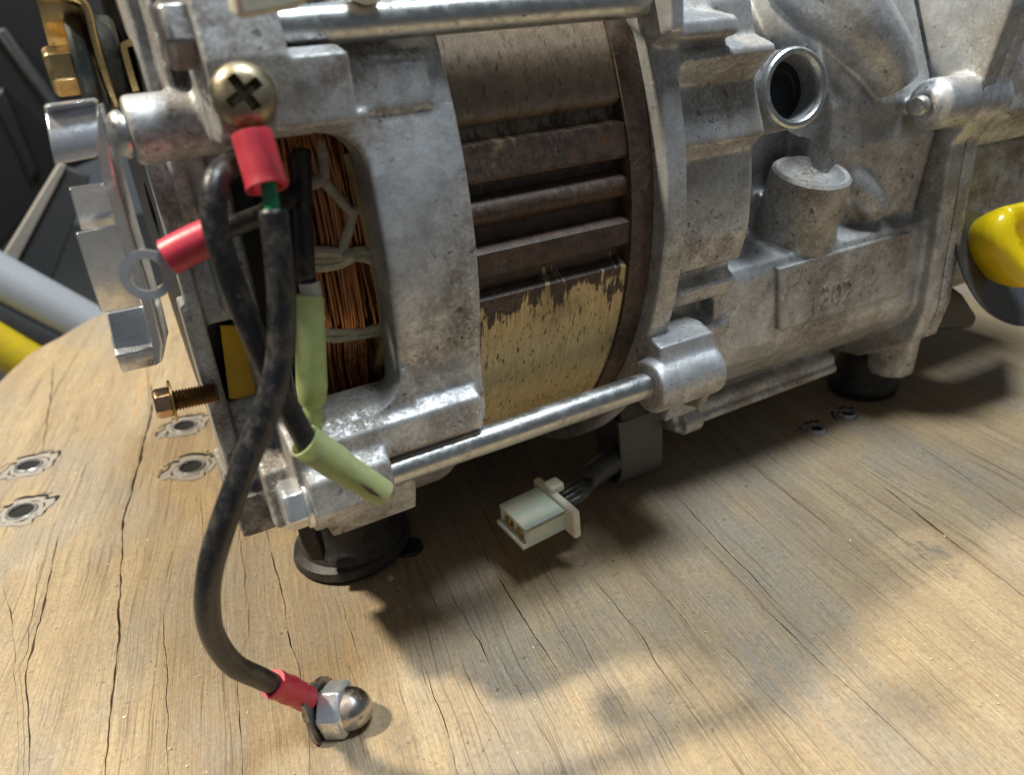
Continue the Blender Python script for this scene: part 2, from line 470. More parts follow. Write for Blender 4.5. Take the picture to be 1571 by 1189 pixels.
CRACKS = [
    [(0.952, -0.7466, 0.0000), (1.002, -0.7466, 0.0028), (1.460, -0.8166, 0.0057), (1.740, -0.8581, 0.0061), (2.199, -0.9402, 0.0037), (2.249, -0.9402, 0.0000)],
    [(-0.918, -0.4031, 0.0000), (-0.868, -0.4031, 0.0012), (-0.251, -0.5650, 0.0030), (-0.017, -0.6502, 0.0018), (0.033, -0.6502, 0.0000)],
    [(-0.447, -0.4957, 0.0000), (-0.397, -0.4957, 0.0011), (-0.084, -0.5374, 0.0022), (0.093, -0.5656, 0.0013), (0.143, -0.5656, 0.0000)],
    [(-0.904, -0.4393, 0.0000), (-0.854, -0.4393, 0.0019), (-0.677, -0.4555, 0.0038), (-0.428, -0.4800, 0.0043), (-0.151, -0.4945, 0.0048), (0.189, -0.5286, 0.0030), (0.239, -0.5286, 0.0000)],
    [(1.180, -0.3211, 0.0000), (1.230, -0.3211, 0.0022), (1.892, -0.3986, 0.0046), (2.383, -0.4570, 0.0028), (2.433, -0.4570, 0.0000)],
    [(-1.000, -0.1982, 0.0000), (-0.950, -0.1982, 0.0024), (-0.775, -0.2145, 0.0047), (-0.641, -0.2187, 0.0051), (-0.382, -0.2449, 0.0057), (0.132, -0.3004, 0.0070), (0.431, -0.3367, 0.0078), (0.907, -0.3980, 0.0091), (1.543, -0.4829, 0.0059), (1.593, -0.4829, 0.0000)],
    [(-1.059, -0.0519, 0.0000), (-1.009, -0.0519, 0.0012), (-0.600, -0.0904, 0.0027), (-0.405, -0.1142, 0.0016), (-0.355, -0.1142, 0.0000), (0.051, -0.0339, 0.0000), (0.101, -0.0339, 0.0012), (0.455, -0.0659, 0.0014), (0.505, -0.0659, 0.0000)],
    [(-0.286, 0.0067, 0.0000), (-0.236, 0.0067, 0.0011), (-0.061, -0.0110, 0.0021), (0.288, -0.0524, 0.0013), (0.338, -0.0524, 0.0000)],
    [(-1.127, 0.1204, 0.0000), (-1.077, 0.1204, 0.0016), (-0.885, 0.1123, 0.0034), (-0.739, 0.1050, 0.0020), (-0.689, 0.1050, 0.0000), (-0.602, 0.1374, 0.0000), (-0.552, 0.1374, 0.0011), (-0.427, 0.1324, 0.0021), (-0.041, 0.1074, 0.0014), (0.009, 0.1074, 0.0000)],
    [(-1.188, 0.2719, 0.0000), (-1.138, 0.2719, 0.0010), (-0.929, 0.2797, 0.0012), (-0.879, 0.2797, 0.0000), (-0.859, 0.2728, 0.0000), (-0.809, 0.2728, 0.0013), (-0.688, 0.2516, 0.0025), (-0.407, 0.2365, 0.0029), (-0.229, 0.2141, 0.0031), (0.114, 0.1848, 0.0020), (0.164, 0.1848, 0.0000)],
    [(-1.068, 0.4110, 0.0000), (-1.018, 0.4110, 0.0008), (-0.910, 0.4105, 0.0016), (-0.827, 0.3999, 0.0009), (-0.777, 0.3999, 0.0000)],
    [(-0.836, 0.4268, 0.0000), (-0.786, 0.4268, 0.0011), (-0.673, 0.4189, 0.0022), (-0.497, 0.4058, 0.0013), (-0.447, 0.4058, 0.0000)],
    [(-1.049, 0.5822, 0.0000), (-0.999, 0.5822, 0.0008), (-0.897, 0.5791, 0.0009), (-0.847, 0.5791, 0.0000)],
    [(-1.318, 0.5971, 0.0000), (-1.268, 0.5971, 0.0011), (-1.221, 0.5997, 0.0022), (-1.066, 0.5980, 0.0024), (-0.943, 0.5837, 0.0015), (-0.893, 0.5837, 0.0000)],
    [(-1.369, 0.7242, 0.0000), (-1.319, 0.7242, 0.0009), (-1.150, 0.7093, 0.0018), (-0.979, 0.6934, 0.0011), (-0.929, 0.6934, 0.0000), (-0.849, 0.6874, 0.0000), (-0.799, 0.6874, 0.0008), (-0.704, 0.6767, 0.0015), (-0.509, 0.6703, 0.0009), (-0.459, 0.6703, 0.0000)],
    [(-1.091, 0.7618, 0.0000), (-1.041, 0.7618, 0.0011), (-0.913, 0.7563, 0.0022), (-0.717, 0.7356, 0.0024), (-0.507, 0.7222, 0.0015), (-0.457, 0.7222, 0.0000)],
    [(-1.366, 0.8225, 0.0000), (-1.316, 0.8225, 0.0008), (-1.229, 0.8161, 0.0016), (-1.098, 0.8039, 0.0017), (-0.934, 0.7876, 0.0010), (-0.884, 0.7876, 0.0000)],
    [(-1.353, 0.8687, 0.0000), (-1.303, 0.8687, 0.0007), (-1.098, 0.8591, 0.0008), (-1.048, 0.8591, 0.0000)],
    [(-1.100, 0.9210, 0.0000), (-1.050, 0.9210, 0.0013), (-0.948, 0.9084, 0.0025), (-0.733, 0.8925, 0.0028), (-0.557, 0.8812, 0.0030), (-0.481, 0.8835, 0.0017), (-0.431, 0.8835, 0.0000)],
    [(-1.469, 0.9840, 0.0000), (-1.419, 0.9840, 0.0008), (-1.314, 0.9775, 0.0015), (-1.158, 0.9647, 0.0009), (-1.108, 0.9647, 0.0000)],
    [(-1.306, 1.0244, 0.0000), (-1.256, 1.0244, 0.0006), (-1.132, 1.0197, 0.0012), (-0.978, 1.0228, 0.0008), (-0.928, 1.0228, 0.0000)],
    [(-1.503, 1.0830, 0.0000), (-1.453, 1.0830, 0.0007), (-1.304, 1.0845, 0.0014), (-1.155, 1.0738, 0.0008), (-1.105, 1.0738, 0.0000)],
    [(-1.472, 1.1775, 0.0000), (-1.422, 1.1775, 0.0010), (-1.280, 1.1706, 0.0019), (-1.139, 1.1725, 0.0021), (-0.997, 1.1767, 0.0023), (-0.817, 1.1567, 0.0014), (-0.767, 1.1567, 0.0000)],
    [(-1.430, 1.1776, 0.0000), (-1.380, 1.1776, 0.0006), (-1.225, 1.1707, 0.0007), (-1.175, 1.1707, 0.0000)],
    [(-1.244, 1.3203, 0.0000), (-1.194, 1.3203, 0.0009), (-1.001, 1.3162, 0.0018), (-0.836, 1.3031, 0.0019), (-0.663, 1.2881, 0.0011), (-0.613, 1.2881, 0.0000)],
    [(-1.565, 1.3894, 0.0000), (-1.515, 1.3894, 0.0006), (-1.392, 1.3753, 0.0012), (-1.183, 1.3661, 0.0007), (-1.133, 1.3661, 0.0000)],
    [(-1.713, 1.5867, 0.0000), (-1.663, 1.5867, 0.0012), (-1.518, 1.5759, 0.0023), (-1.301, 1.5532, 0.0025), (-1.081, 1.5465, 0.0015), (-1.031, 1.5465, 0.0000)],
    [(-1.182, 1.5863, 0.0000), (-1.132, 1.5863, 0.0012), (-0.792, 1.5903, 0.0024), (-0.507, 1.6012, 0.0015), (-0.457, 1.6012, 0.0000)],
    [(-1.732, 1.7371, 0.0000), (-1.682, 1.7371, 0.0010), (-1.479, 1.7496, 0.0011), (-1.429, 1.7496, 0.0000)],
    [(-1.429, 1.8576, 0.0000), (-1.379, 1.8576, 0.0008), (-1.119, 1.8600, 0.0009), (-1.069, 1.8600, 0.0000)],
    [(-1.597, 1.9460, 0.0000), (-1.547, 1.9460, 0.0013), (-1.305, 1.9494, 0.0014), (-1.255, 1.9494, 0.0000)],
    [(-1.243, 2.0904, 0.0000), (-1.193, 2.0904, 0.0014), (-1.003, 2.1054, 0.0027), (-0.505, 2.1351, 0.0017), (-0.455, 2.1351, 0.0000)],
    [(-1.368, 2.2129, 0.0000), (-1.318, 2.2129, 0.0022), (-1.020, 2.2376, 0.0044), (-0.766, 2.2635, 0.0026), (-0.716, 2.2635, 0.0000)],
    [(-1.108, 2.5171, 0.0000), (-1.058, 2.5171, 0.0014), (-0.599, 2.5729, 0.0016), (-0.549, 2.5729, 0.0000)],
    [(-1.067, 2.5649, 0.0000), (-1.017, 2.5649, 0.0012), (-0.764, 2.5889, 0.0013), (-0.714, 2.5889, 0.0000)],
]

def board():
    cx, cy, R = 2.6, .9, 3.66
    gd = Vector((math.sin(GA), math.cos(GA))); ad = Vector((math.cos(GA), -math.sin(GA)))
    c2 = Vector((cx, cy)); uc, vc = c2.dot(ad), c2.dot(gd)
    def rad(a):
        return R + .06 * mnoise.noise(Vector((math.cos(a) * 3, math.sin(a) * 3, 1))) + .02 * mnoise.noise(Vector((math.cos(a) * 14, math.sin(a) * 14, 4)))
    vs_ = []
    v = vc - R + .002
    while v < vc + R - .002:
        vs_.append(v)
        v += .022 if -2.6 < v < 1.2 else .05
    def knot(cr, v):
        if v <= cr[0][0]: return cr[0][1], 0.
        if v >= cr[-1][0]: return cr[-1][1], 0.
        for a, b in zip(cr, cr[1:]):
            if a[0] <= v <= b[0]:
                t = (v - a[0]) / max(1e-6, b[0] - a[0])
                return a[1] + (b[1] - a[1]) * t, a[2] + (b[2] - a[2]) * t
    V, F = [], []
    cols_ = sorted(CRACKS, key=lambda c: sum(k[1] for k in c) / len(c))
    K = len(cols_)
    table = []
    for v in vs_:
        half = math.sqrt(max(0, R * R - (v - vc) ** 2))
        half += .05 * mnoise.noise(Vector((v * 2.2, 0, 3)))
        lo, hi = uc - half + .03 * mnoise.noise(Vector((v * 3, 5, 0))), uc + half
        row = []; last = lo
        for i, cr in enumerate(cols_):
            u, w = knot(cr, v)
            u += .006 * mnoise.noise(Vector((v * 9, i * 3.1, 0))) + .003 * mnoise.noise(Vector((v * 40, i * 7.7, 0)))
            w *= 1.12 * max(.15, .9 + 1.1 * mnoise.noise(Vector((v * 14, i * 5.3, 2))))
            u = max(u, last + .012)
            u = min(max(u, lo), hi)
            row.append((u - w / 2, u + w / 2)); last = u + w / 2
        table.append((v, lo, hi, row))
    def P(u, v, z): 
        q = ad * u + gd * v
        return Vector((q.x, q.y, z))
    D = .05
    for s in range(K + 1):
        idx = []
        for (v, lo, hi, row) in table:
            l = lo if s == 0 else min(hi, row[s - 1][1]); r = hi if s == K else max(l, row[s][0])
            r = min(r, hi); l = min(l, r)
            k = len(V)
            dz = 0 if s in (0, K) else .0025 * mnoise.noise(Vector((s * 4.7, v * .8, 0)))
            V += [P(l, v, ZB - D), P(l, v, ZB + dz), P(r, v, ZB + dz), P(r, v, ZB - D)]
            idx.append(k)
        for a, b in zip(idx, idx[1:]):
            for j in range(3):
                F.append((a + j, a + j + 1, b + j + 1, b + j))
    # solid body under the cracked face
    n = len(table); base = len(V)
    ring_ = [(lo, v) for v, lo, hi, _ in table] + [(hi, v) for v, lo, hi, _ in table[::-1]]
    for z in (ZB - D + .002, ZB - .42):
        for u, v in ring_: V.append(P(u, v, z))
    m = len(ring_)
    F.append(tuple(base + i for i in range(m))); F.append(tuple(base + m + i for i in range(m))[::-1])
    for i in range(m):
        j = (i + 1) % m
        F.append((base + i, base + m + i, base + m + j, base + j))
    me = make_mesh('board', (V, F), smooth=False, recalc=False)
    o = link('board', me, M_WOOD)
    o['kind'] = 'structure'
    o['label'] = 'round weathered wooden top with long drying cracks'
board()

# ------------------------------------------------------------------ floor and dim surroundings beyond the edge of the top
floor = part('floor', box2(-40, 40, -30, 60, -9.6, -9.5), mat_plain('dusty_concrete', (.27, .265, .26), .85, .5, .6, (.36, .35, .33), bump=.4, bscale=30))
floor['kind'] = 'structure'; floor['label'] = 'grey concrete floor below the wooden top'

M_BLACKPL = mat_plain('black_plastic', (.010, .010, .012), .45, .4, .02)
M_GREYPANEL = mat_plain('grey_panel', (.05, .052, .055), .6, .4, .3, (.12, .115, .11))
M_TUBE = mat_metal('silver_tube', (.62, .66, .72), .35, .15, metal=.3)
M_YELLOWTAPE = mat_plain('yellow_sleeve', (.80, .58, .015), .4, .2, .15)
# ------------------------------------------------------------------ the generator set
M_CAST = mat_cast('cast_aluminium')
M_CAST2 = mat_cast('cast_aluminium_engine', (.70, .715, .735), (.43, .438, .45), (.25, .205, .15), .65, 5.3, oily=.35)
M_CASTP = mat_cast('cast_aluminium_pads', (.60, .595, .585), (.40, .395, .39), (.22, .175, .12), .8, 5.3, .5, worn=False, oily=.3)
M_ZINC = mat_metal('zinc_plate', (.86, .88, .92), .20, .25, (.25, .19, .12), metal=.75, bump=.05)
M_STEEL = mat_metal('plated_rod', (.60, .61, .60), .36, .65, (.12, .09, .06), aniso=.2)
M_DARKSTEEL = mat_metal('rusty_steel', (.34, .33, .32), .38, .75, (.20, .085, .03))
M_GOLD = mat_metal('yellow_zinc', (.72, .52, .24), .3, .3, (.20, .12, .05))
M_BRONZE = mat_metal('bronzed_screw', (.36, .305, .205), .42, .6, (.12, .09, .06))
M_RUBBER = mat_plain('black_rubber', (.016, .016, .017), .48, .4, .14, (.22, .19, .16))
M_GREENRUB = mat_plain('dark_green_rubber', (.014, .024, .024), .5, .3, .2)
M_YELLOWPL = mat_plain('yellow_plastic', (.86, .62, .004), .26, .08, .05, (.3, .2, .05), bump=.06, bscale=40, coat=.25)
M_DARKPL = mat_plain('dark_grey_plastic', (.055, .058, .066), .42, .3, .25, (.25, .24, .22))
M_YINS = mat_plain('yellow_insulation', (.88, .50, .012), .35, .2, .05)

gen = thing('generator', 'disassembled generator: cast aluminium alternator and engine on the wooden top', 'generator', (1.3, -.3, ZB))

# --- alternator end housing
hs = []
hs.append(annulus(.478, .69, .93, 1.03, 128, .006))
hs.append(prism_x([(-1.05, .268), (-1.085, .285), (-1.085, .40), (-1.03, .414), (-.80, .42), (-.82, .262)], .205, .452))
hs.append(prism_x([(-.975, .262), (-.998, .29), (-.985, .372), (-.91, .42), (-.80, .45), (-.82, .25)], .44, .640))
hs.append(prism_x([(-1.083, .39), (-1.085, .405), (-1.045, .56), (-.9, .74), (-.70, .84), (-.70, .40)], .205, .347))
hs.append(prism_x([(-.88, -.325), (-.985, -.338), (-1.03, -.372), (-1.03, -.45), (-.9, -.56), (-.8, -.45)], .20, .66))
hs.append(prism_x([(-.90, -.2), (-.995, -.262), (-.995, -.38), (-.99, -.452), (-.93, -.50), (-.85, -.4)], .478, .685))
hs.append(prism_x([(-1.03, -.41), (-1.065, -.44), (-1.075, -.52), (-1.01, -.592), (-.80, -.60), (-.8, -.40)], .215, .405))
hs.append(prism_x([(-.98, -.55), (-.915, -.60), (-.875, -.715), (-.3, -.76), (-.3, -.55), (-.8, -.5)], .275, .505))
# fillets of the window corners
for x, z, sx, sz in ((.478, .262, -1, -1), (.478, -.345, -1, 1)):
    pts = [(x + .01, z - sz * .02)]
    rr = .085
    for k in range(9):
        a = k / 8 * math.pi / 2
        pts.append((x + sx * rr * (1 - math.sin(a)), z + sz * rr * (1 - math.cos(a))))
    pts = [(x + .02, z - sz * .03), (x + sx * rr, z - sz * .03)] + [(x + sx * rr * (1 - math.sin(k / 8 * math.pi / 2)), z + sz * rr * (1 - math.cos(k / 8 * math.pi / 2))) for k in range(9)] + [(x + .02, z + sz * rr)]
    hs.append(slab([(px_, -1.005, pz_) for px_, pz_ in pts], (0, .09, 0)))
# end wall, left of the window, with its rims and the slot
hs.append(prism_x([(-.80, .30), (-.80, -.10), (-.70, -.10), (-.70, .30)], .095, .122, ))
hs.append(prism_x([(-.80, -.08), (-.80, -.56), (-.66, -.60), (-.66, -.08)], .082, .122, ))
hs.append(prism_x([(-.775, .33), (-.775, -.13), (-.5, -.13), (-.5, .33)], .115, .245))
hs.append(prism_x([(-.775, -.325), (-.80, -.52), (-.5, -.7), (-.5, -.325)], .11, .26))
hs.append(prism_x([(-.80, .33), (-.84, .0), (-.84, -.42), (-.82, -.60), (-.6, -.6), (-.6, .33)], .192, .232))
hs.append(prism_x([(-.83, .24), (-.84, -.06), (-.79, -.115), (-.7, .24)], .165, .20))
hs.append(prism_x([(-.84, .24), (-.845, .13), (-.80, .09), (-.7, .24)], .13, .16))
hs.append(prism_x([(-.9, -.51), (-.9, -.615), (-.6, -.66), (-.6, -.51)], .07, .155))
hs.append(prism_x([(-.82, -.40), (-.95, -.44), (-.98, -.57), (-.6, -.71), (-.6, -.40)], .14, .235))
hs.append(rod((.074, -.89, .300), (.32, -.89, .300), .062, 40, .006))
hs.append(prism_x([(-.98, .28), (-.98, .40), (-.8, .42), (-.7, .25), (-.9, .24)], .20, .30))
hs.append(prism_x([(-.91, .36), (-.86, .80), (-.6, .9), (-.6, .34)], .160, .172))
hs.append(prism_x([(-.80, .34), (-.78, .80), (-.5, .9), (-.5, .34)], .135, .21))
housing = cast_part('end_housing', join(*hs), M_CAST, gen, .0058, 2, .0007, 'speckled grey cast end housing with a window onto the windings')
part('end_bearing_wall', annulus(.118, .30, .1, .74, 64), M_BLACKPL, gen)  # black colour stands in for the shade of the gap behind the rim
part('insulation_sheet', slab([(0.1528, -0.765, -0.1399), (0.1994, -0.765, -0.1518), (0.2148, -0.765, -0.1882), (0.1876, -0.765, -0.3359), (0.1308, -0.765, -0.3182)], (0, .012, 0)), M_YINS, housing, label='torn yellow insulation sheet showing in the slot')
part('insulation_sheet', slab([(0.2815, -0.7, 0.0027), (0.3379, -0.7, 0.0533), (0.3024, -0.7, -0.1632), (0.273, -0.7, -0.1394)], (0, .012, 0)), M_YINS, housing)

# --- stator core: a stack of thin steel laminations with cooling grooves
def mat_stator():
    n = NT('varnished_laminations')
    x, y, z = n.sep()
    zz = n.math('ADD', z, ZB)
    phi = n.math('MULTIPLY', n.math('ARCTAN2', zz, n.math('MULTIPLY', y, -1)), 57.2958)
    comb = n.new('ShaderNodeCombineXYZ')
    n.put(comb.inputs[0], n.math('MULTIPLY', x, 95.)); n.put(comb.inputs[1], n.math('MULTIPLY', phi, .16)); 
    streak = n.noise(1, 3, .6, comb.outputs[0])
    comb2 = n.new('ShaderNodeCombineXYZ')
    n.put(comb2.inputs[0], n.math('MULTIPLY', x, 16.)); n.put(comb2.inputs[1], n.math('MULTIPLY', phi, .14))
    patch = n.noise(1, 4, .6, comb2.outputs[0])
    e = n.math('ADD', n.math('MULTIPLY', n.math('SUBTRACT', streak, .5), 11.), n.math('MULTIPLY', n.math('SUBTRACT', patch, .5), 30.))
    low = n.ramp(n.math('ADD', phi, e), -12.8, -10.6, 1, 0)         # bare tan steel low on the core
    high = n.ramp(n.math('ADD', phi, n.math('MULTIPLY', e, .5)), 12, 15, 0, 1)
    bare = n.math('MAXIMUM', low, n.math('MULTIPLY', high, .75))
    inner = n.ramp(x, 1.132, 1.136, 1, 0)
    bare = n.math('MULTIPLY', bare, inner)
    chip = n.math('MULTIPLY', n.ramp(n.noise(1, 2, .5, n.map((150, 60, 32))), .635, .66), .85)
    bare = n.math('MULTIPLY', bare, n.math('SUBTRACT', 1, chip))
    gl = n.noise(40, 4, .6)
    varnish = n.mix(n.ramp(gl, .3, .7), (.115, .072, .052), (.050, .032, .026))
    tan = n.mix(n.ramp(streak, .3, .7), (.70, .585, .335), (.56, .45, .235))
    tan2 = n.mix(n.ramp(gl, .3, .7), (.40, .32, .23), (.29, .22, .155))
    tan = n.mix(high, tan, tan2)
    c = n.mix(bare, varnish, tan)
    dirt = n.ramp(n.noise(5, 4, .6), .55, .72, 0, .55)
    c = n.mix(dirt, c, (.05, .04, .033))
    rust = n.math('MULTIPLY', n.ramp(n.noise(22, 5, .7), .56, .68), n.ramp(n.noise(3, 3, .6, n.map(loc=(4, 4, 4))), .45, .6))
    c = n.mix(n.math('MULTIPLY', rust, .55), c, (.19, .075, .025))
    dustn = n.math('MULTIPLY', n.ramp(n.noise(90, 4, .7), .5, .68), n.ramp(n.noise(6, 4, .6, n.map(loc=(1, 8, 2))), .42, .62))
    c = n.mix(n.math('MULTIPLY', dustn, .45), c, (.36, .29, .22))
    return n.set(color=c, metal=n.math('MULTIPLY', bare, .35), rough=n.ramp(bare, 0, 1, .50, .44), normal=n.bump(n.noise(150, 3, .6), .25, .0003))
M_STATOR = mat_stator()
def groove(phi):
    """radial depth at an angle (degrees above the horizontal on the camera side)."""
    d = 0.
    def notch(a, b, dep, soft=.35):
        if a < phi < b: return dep * min(1., (phi - a) / soft, (b - phi) / soft)
        return 0.
    for base in (0, 90, 180, 270):
        p0 = phi
        phi_ = (phi - base)
        def nt(a, b, dep):
            if a < phi_ < b: return dep * min(1., (phi_ - a) / .5, (b - phi_) / .5)
            return 0.
        d = max(d, nt(11.3, 14.3, .034), nt(-2.4, 6.6, .045), nt(-9.2, -6.0, .034))
        if .6 < phi_ < 4.6:
            t = (phi_ - 2.6) / 2.0
            d = min(d, .045 - .04 * math.sqrt(max(0, 1 - t * t)))
    return d
def stator():
    angs = []
    a = -180.
    while a < 180:
        angs.append(a)
        rel = (a + 45) % 90 - 45
        a += .42 if -12 < rel < 16 else 1.6
    n = len(angs)
    xs = []
    pitch = .0062
    x = .60
    while x < 1.135:
        xs += [(x, 0), (x + pitch * .62, 0), (x + pitch * .66, .0010), (x + pitch * .96, .0010)]
        x += pitch
    ends = [(1.1385, -1), (1.139, -2), (1.205, -2), (1.2055, -3)]
    V, F = [], []
    gv = [groove(p) for p in angs]
    for (x, k) in xs + ends:
        for j, p in enumerate(angs):
            if k >= 0: r = .985 - gv[j] - k
            elif k == -1: r = .985 - gv[j]
            elif k == -2: r = .992
            else: r = .90
            t = math.radians(p)
            V.append(Vector((x, -r * math.cos(t), r * math.sin(t))))
    m = len(xs) + len(ends)
    for i in range(m - 1):
        for j in range(n):
            j2 = (j + 1) % n
            F.append((i * n + j, i * n + j2, (i + 1) * n + j2, (i + 1) * n + j))
    return V, F
st = part('stator_core', stator(), M_STATOR, gen, angle=28, label='ribbed stator core, brown varnish worn to tan laminations')
part('stator_bore_wall', annulus(.62, 1.2, .70, .93, 64), M_BLACKPL, st)
wb = [Vector((x, -.945 - .01 * math.sin(x * 9), .045 + .006 * math.sin(x * 31))) for x in [.70 + .02 * i for i in range(23)]]

# --- through bolts
def through_bolt(z, x0, x1, lab, mat_head, hx, yb=-1.0):
    o = part('through_bolt', rod((x0, yb, z), (x1, yb, z), .036, 32, .004), M_STEEL, gen, label=lab)
    part('bolt_head', hexhead((hx, -1.0, z), (-1, 0, 0), .104, .048, .010, .35), mat_head, o, bevel=.004)
    part('washer', rod((hx + .012, -1.0, z), (hx - .002, -1.0, z), .064, 32, .003), M_ZINC, o)
    th = [(t * .006, .0365 if t % 2 else .033) for t in range(12)]
    part('thread', lathe([(0, 0)] + th + [(.07, 0)], (x1 - .06, yb, z), (1, 0, 0), 24), M_STEEL, o)
    return o
through_bolt(.449, .20, 1.24, 'pitted upper through bolt above the stator', M_DARKSTEEL, .207, -.972)
through_bolt(-.507, .20, 1.22, 'pitted lower through bolt below the stator', M_ZINC, .206)

# --- windings seen in the window
M_COPPER = (lambda n: n.set(color=n.mix(n.ramp(n.noise(1, 3, .6, n.map((120, 120, 9))), .35, .7), (.74, .31, .12), (.26, .10, .04)), metal=.7, rough=.30, coat=.2))(NT('enamelled_copper'))
M_TWINE = mat_plain('lacing_twine', (.70, .62, .47), .85, .5, .3, (.2, .16, .1), bump=.8, bscale=160)
M_LEADTAN = mat_plain('tan_sleeving', (.50, .37, .18), .6, .4, .35, (.16, .11, .06))
rnd = random.Random(4)
coil = part('coil', prism_x([(-.83 * math.cos(math.radians(a)), .83 * math.sin(math.radians(a))) for a in range(28, -52, -6)] + [(-.4, -.5), (-.4, .35)], .345, .60), mat_plain('dark_varnish', (.03, .014, .008), .5), gen, label='brown copper winding bundle in the housing window')
sv, sf = [], []
ST = []
for i in range(150):
    x = .272 + .24 * rnd.random()
    rr = .846 + .042 * rnd.random() + .012 * math.sin((x - .27) / .19 * math.pi)
    pts = []
    lean = rnd.uniform(-.05, .05)
    for k in range(13):
        a = 24 - k * 5.3
        t = k / 12
        bundle = .365 + (x - .365) * (1 - .55 * max(0, t - .72) / .28 - .10 * math.exp(-((t - .86) / .1) ** 2))
        xx = bundle + lean * math.sin(t * 3.0 + i) * .6
        r = rr - .05 * max(0, t - .8) / .2 - .012 * math.exp(-((t - .42) / .05) ** 2) - .012 * math.exp(-((t - .66) / .04) ** 2)
        th = math.radians(a)
        pts.append(Vector((xx + .078, -r * math.cos(th), r * math.sin(th))))
    ST.append(tube(spline(pts, 2), .0043, 6, cap=False))
part('copper_strands', join(*ST), M_COPPER, coil, angle=180, kind='stuff')
def onwin(x, z, r=.892): return Vector((x + .078, -math.sqrt(r * r - z * z), z))
def cord(pts, r=.0085, seed=0):
    return tube(spline(pts, 6), r * 1.3, 9, wob=.35, seed=seed)
part('lacing_cord', cord([onwin(.262, .140, .87), onwin(.29, .150), onwin(.335, .158), onwin(.345, .17), onwin(.352, .215), onwin(.362, .27, .88)], .0085, 1), M_TWINE, coil)
part('lacing_cord', cord([onwin(.335, .162), onwin(.36, .12, .90), onwin(.385, .085, .90), onwin(.43, .10), onwin(.48, .115, .87)], .0085, 2), M_TWINE, coil)
part('lacing_cord', cord([onwin(.388, .088, .90), onwin(.37, .05, .90), onwin(.352, .018, .90), onwin(.352, -.005, .905)], .009, 3), M_TWINE, coil)
for q in range(3):
    part('lacing_cord', cord([onwin(.268, .015 - .017 * q, .87), onwin(.29, .014 - .017 * q), onwin(.33, .004 - .012 * q, .898), onwin(.355, -.006 - .004 * q, .902)], .009, 4 + q), M_TWINE, coil)
for q in range(2):
    part('lacing_cord', cord([onwin(.352, -.004 - .004 * q, .905), onwin(.385, -.002 - .012 * q, .902), onwin(.42, -.012 - .018 * q, .898), onwin(.48, -.035 - .022 * q, .86)], .009, 9 + q), M_TWINE, coil)
    part('lacing_cord', cord([onwin(.265, -.165 - .018 * q, .865), onwin(.30, -.180 - .017 * q, .893), onwin(.36, -.192 - .012 * q, .897), onwin(.42, -.192 - .014 * q, .893), onwin(.48, -.182 - .018 * q, .86)], .008, 12 + q), M_TWINE, coil)
part('lacing_knot', lathe([(-.02, 0), (-.012, .013), (0, .017), (.012, .012), (.02, 0)], onwin(.357, -.006, .91), (1, 0, .5), 14), M_TWINE, coil)
part('sleeved_lead', tube(spline([onwin(.405, .20, .895), onwin(.41, .10, .905), onwin(.415, -.02, .90), onwin(.42, -.13, .905), onwin(.42, -.22, .90), onwin(.41, -.30, .88), onwin(.40, -.38, .83)], 6), .015, 12, wob=.1), M_LEADTAN, coil)
part('varnish_paper', slab([onwin(.262, -.27, .84), onwin(.48, -.30, .84), onwin(.48, -.37, .86), onwin(.262, -.37, .86)], (0, .02, 0)), mat_plain('orange_paper', (.42, .17, .03), .5), coil)

# --- ground screw on the upper leg
def cross_screw(c, axis, r):
    pr = [(-.005, 0), (-.005, r * .96), (.010, r), (.024, r * .96), (.036, r * .80), (.043, r * .55)]
    raw = lathe(pr + [(.045, 0)], c, axis, 36)
    o = part('ground_screw', raw, M_BRONZE, gen, label='large bronzed cross-head ground screw')
    u, v, w = frame(axis)
    c = Vector(c)
    ca, sa = math.cos(.5), math.sin(.5)
    a, b = u * ca + v * sa, v * ca - u * sa
    L, t = r * .66, r * .17
    pl = [(L, t), (L, -t), (t, -t), (t, -L), (-t, -L), (-t, -t), (-L, -t), (-L, t), (-t, t), (-t, L), (t, L), (t, t)]
    bm = bmesh.new(); bm.from_mesh(o.data)
    pts = [c + w * .012 + a * (p[0] * .6) + b * (p[1] * .6) for p in pl]
    bm.free()
    # the recess is cut with a boolean against a tapered cross
    top = [c + w * .06 + a * (p[0] * 1.08) + b * (p[1] * 1.08) for p in pl]
    n = len(pl)
    cut = bpy.data.objects.new('cut', make_mesh('cut', (pts + top, [tuple(range(n)), tuple(range(n, 2 * n))] + [(i, (i + 1) % n, n + (i + 1) % n, n + i) for i in range(n)]), False))
    col.objects.link(cut)
    bo = o.modifiers.new('b', 'BOOLEAN'); bo.object = cut; bo.operation = 'DIFFERENCE'; bo.solver = 'EXACT'
    dg = bpy.context.evaluated_depsgraph_get()
    me = bpy.data.meshes.new_from_object(o.evaluated_get(dg))
    o.modifiers.clear(); o.data = me
    bpy.data.objects.remove(cut)
    return o
cross_screw((0.2557, -1.085, 0.3449), (-.12, -.97, .2), .055)

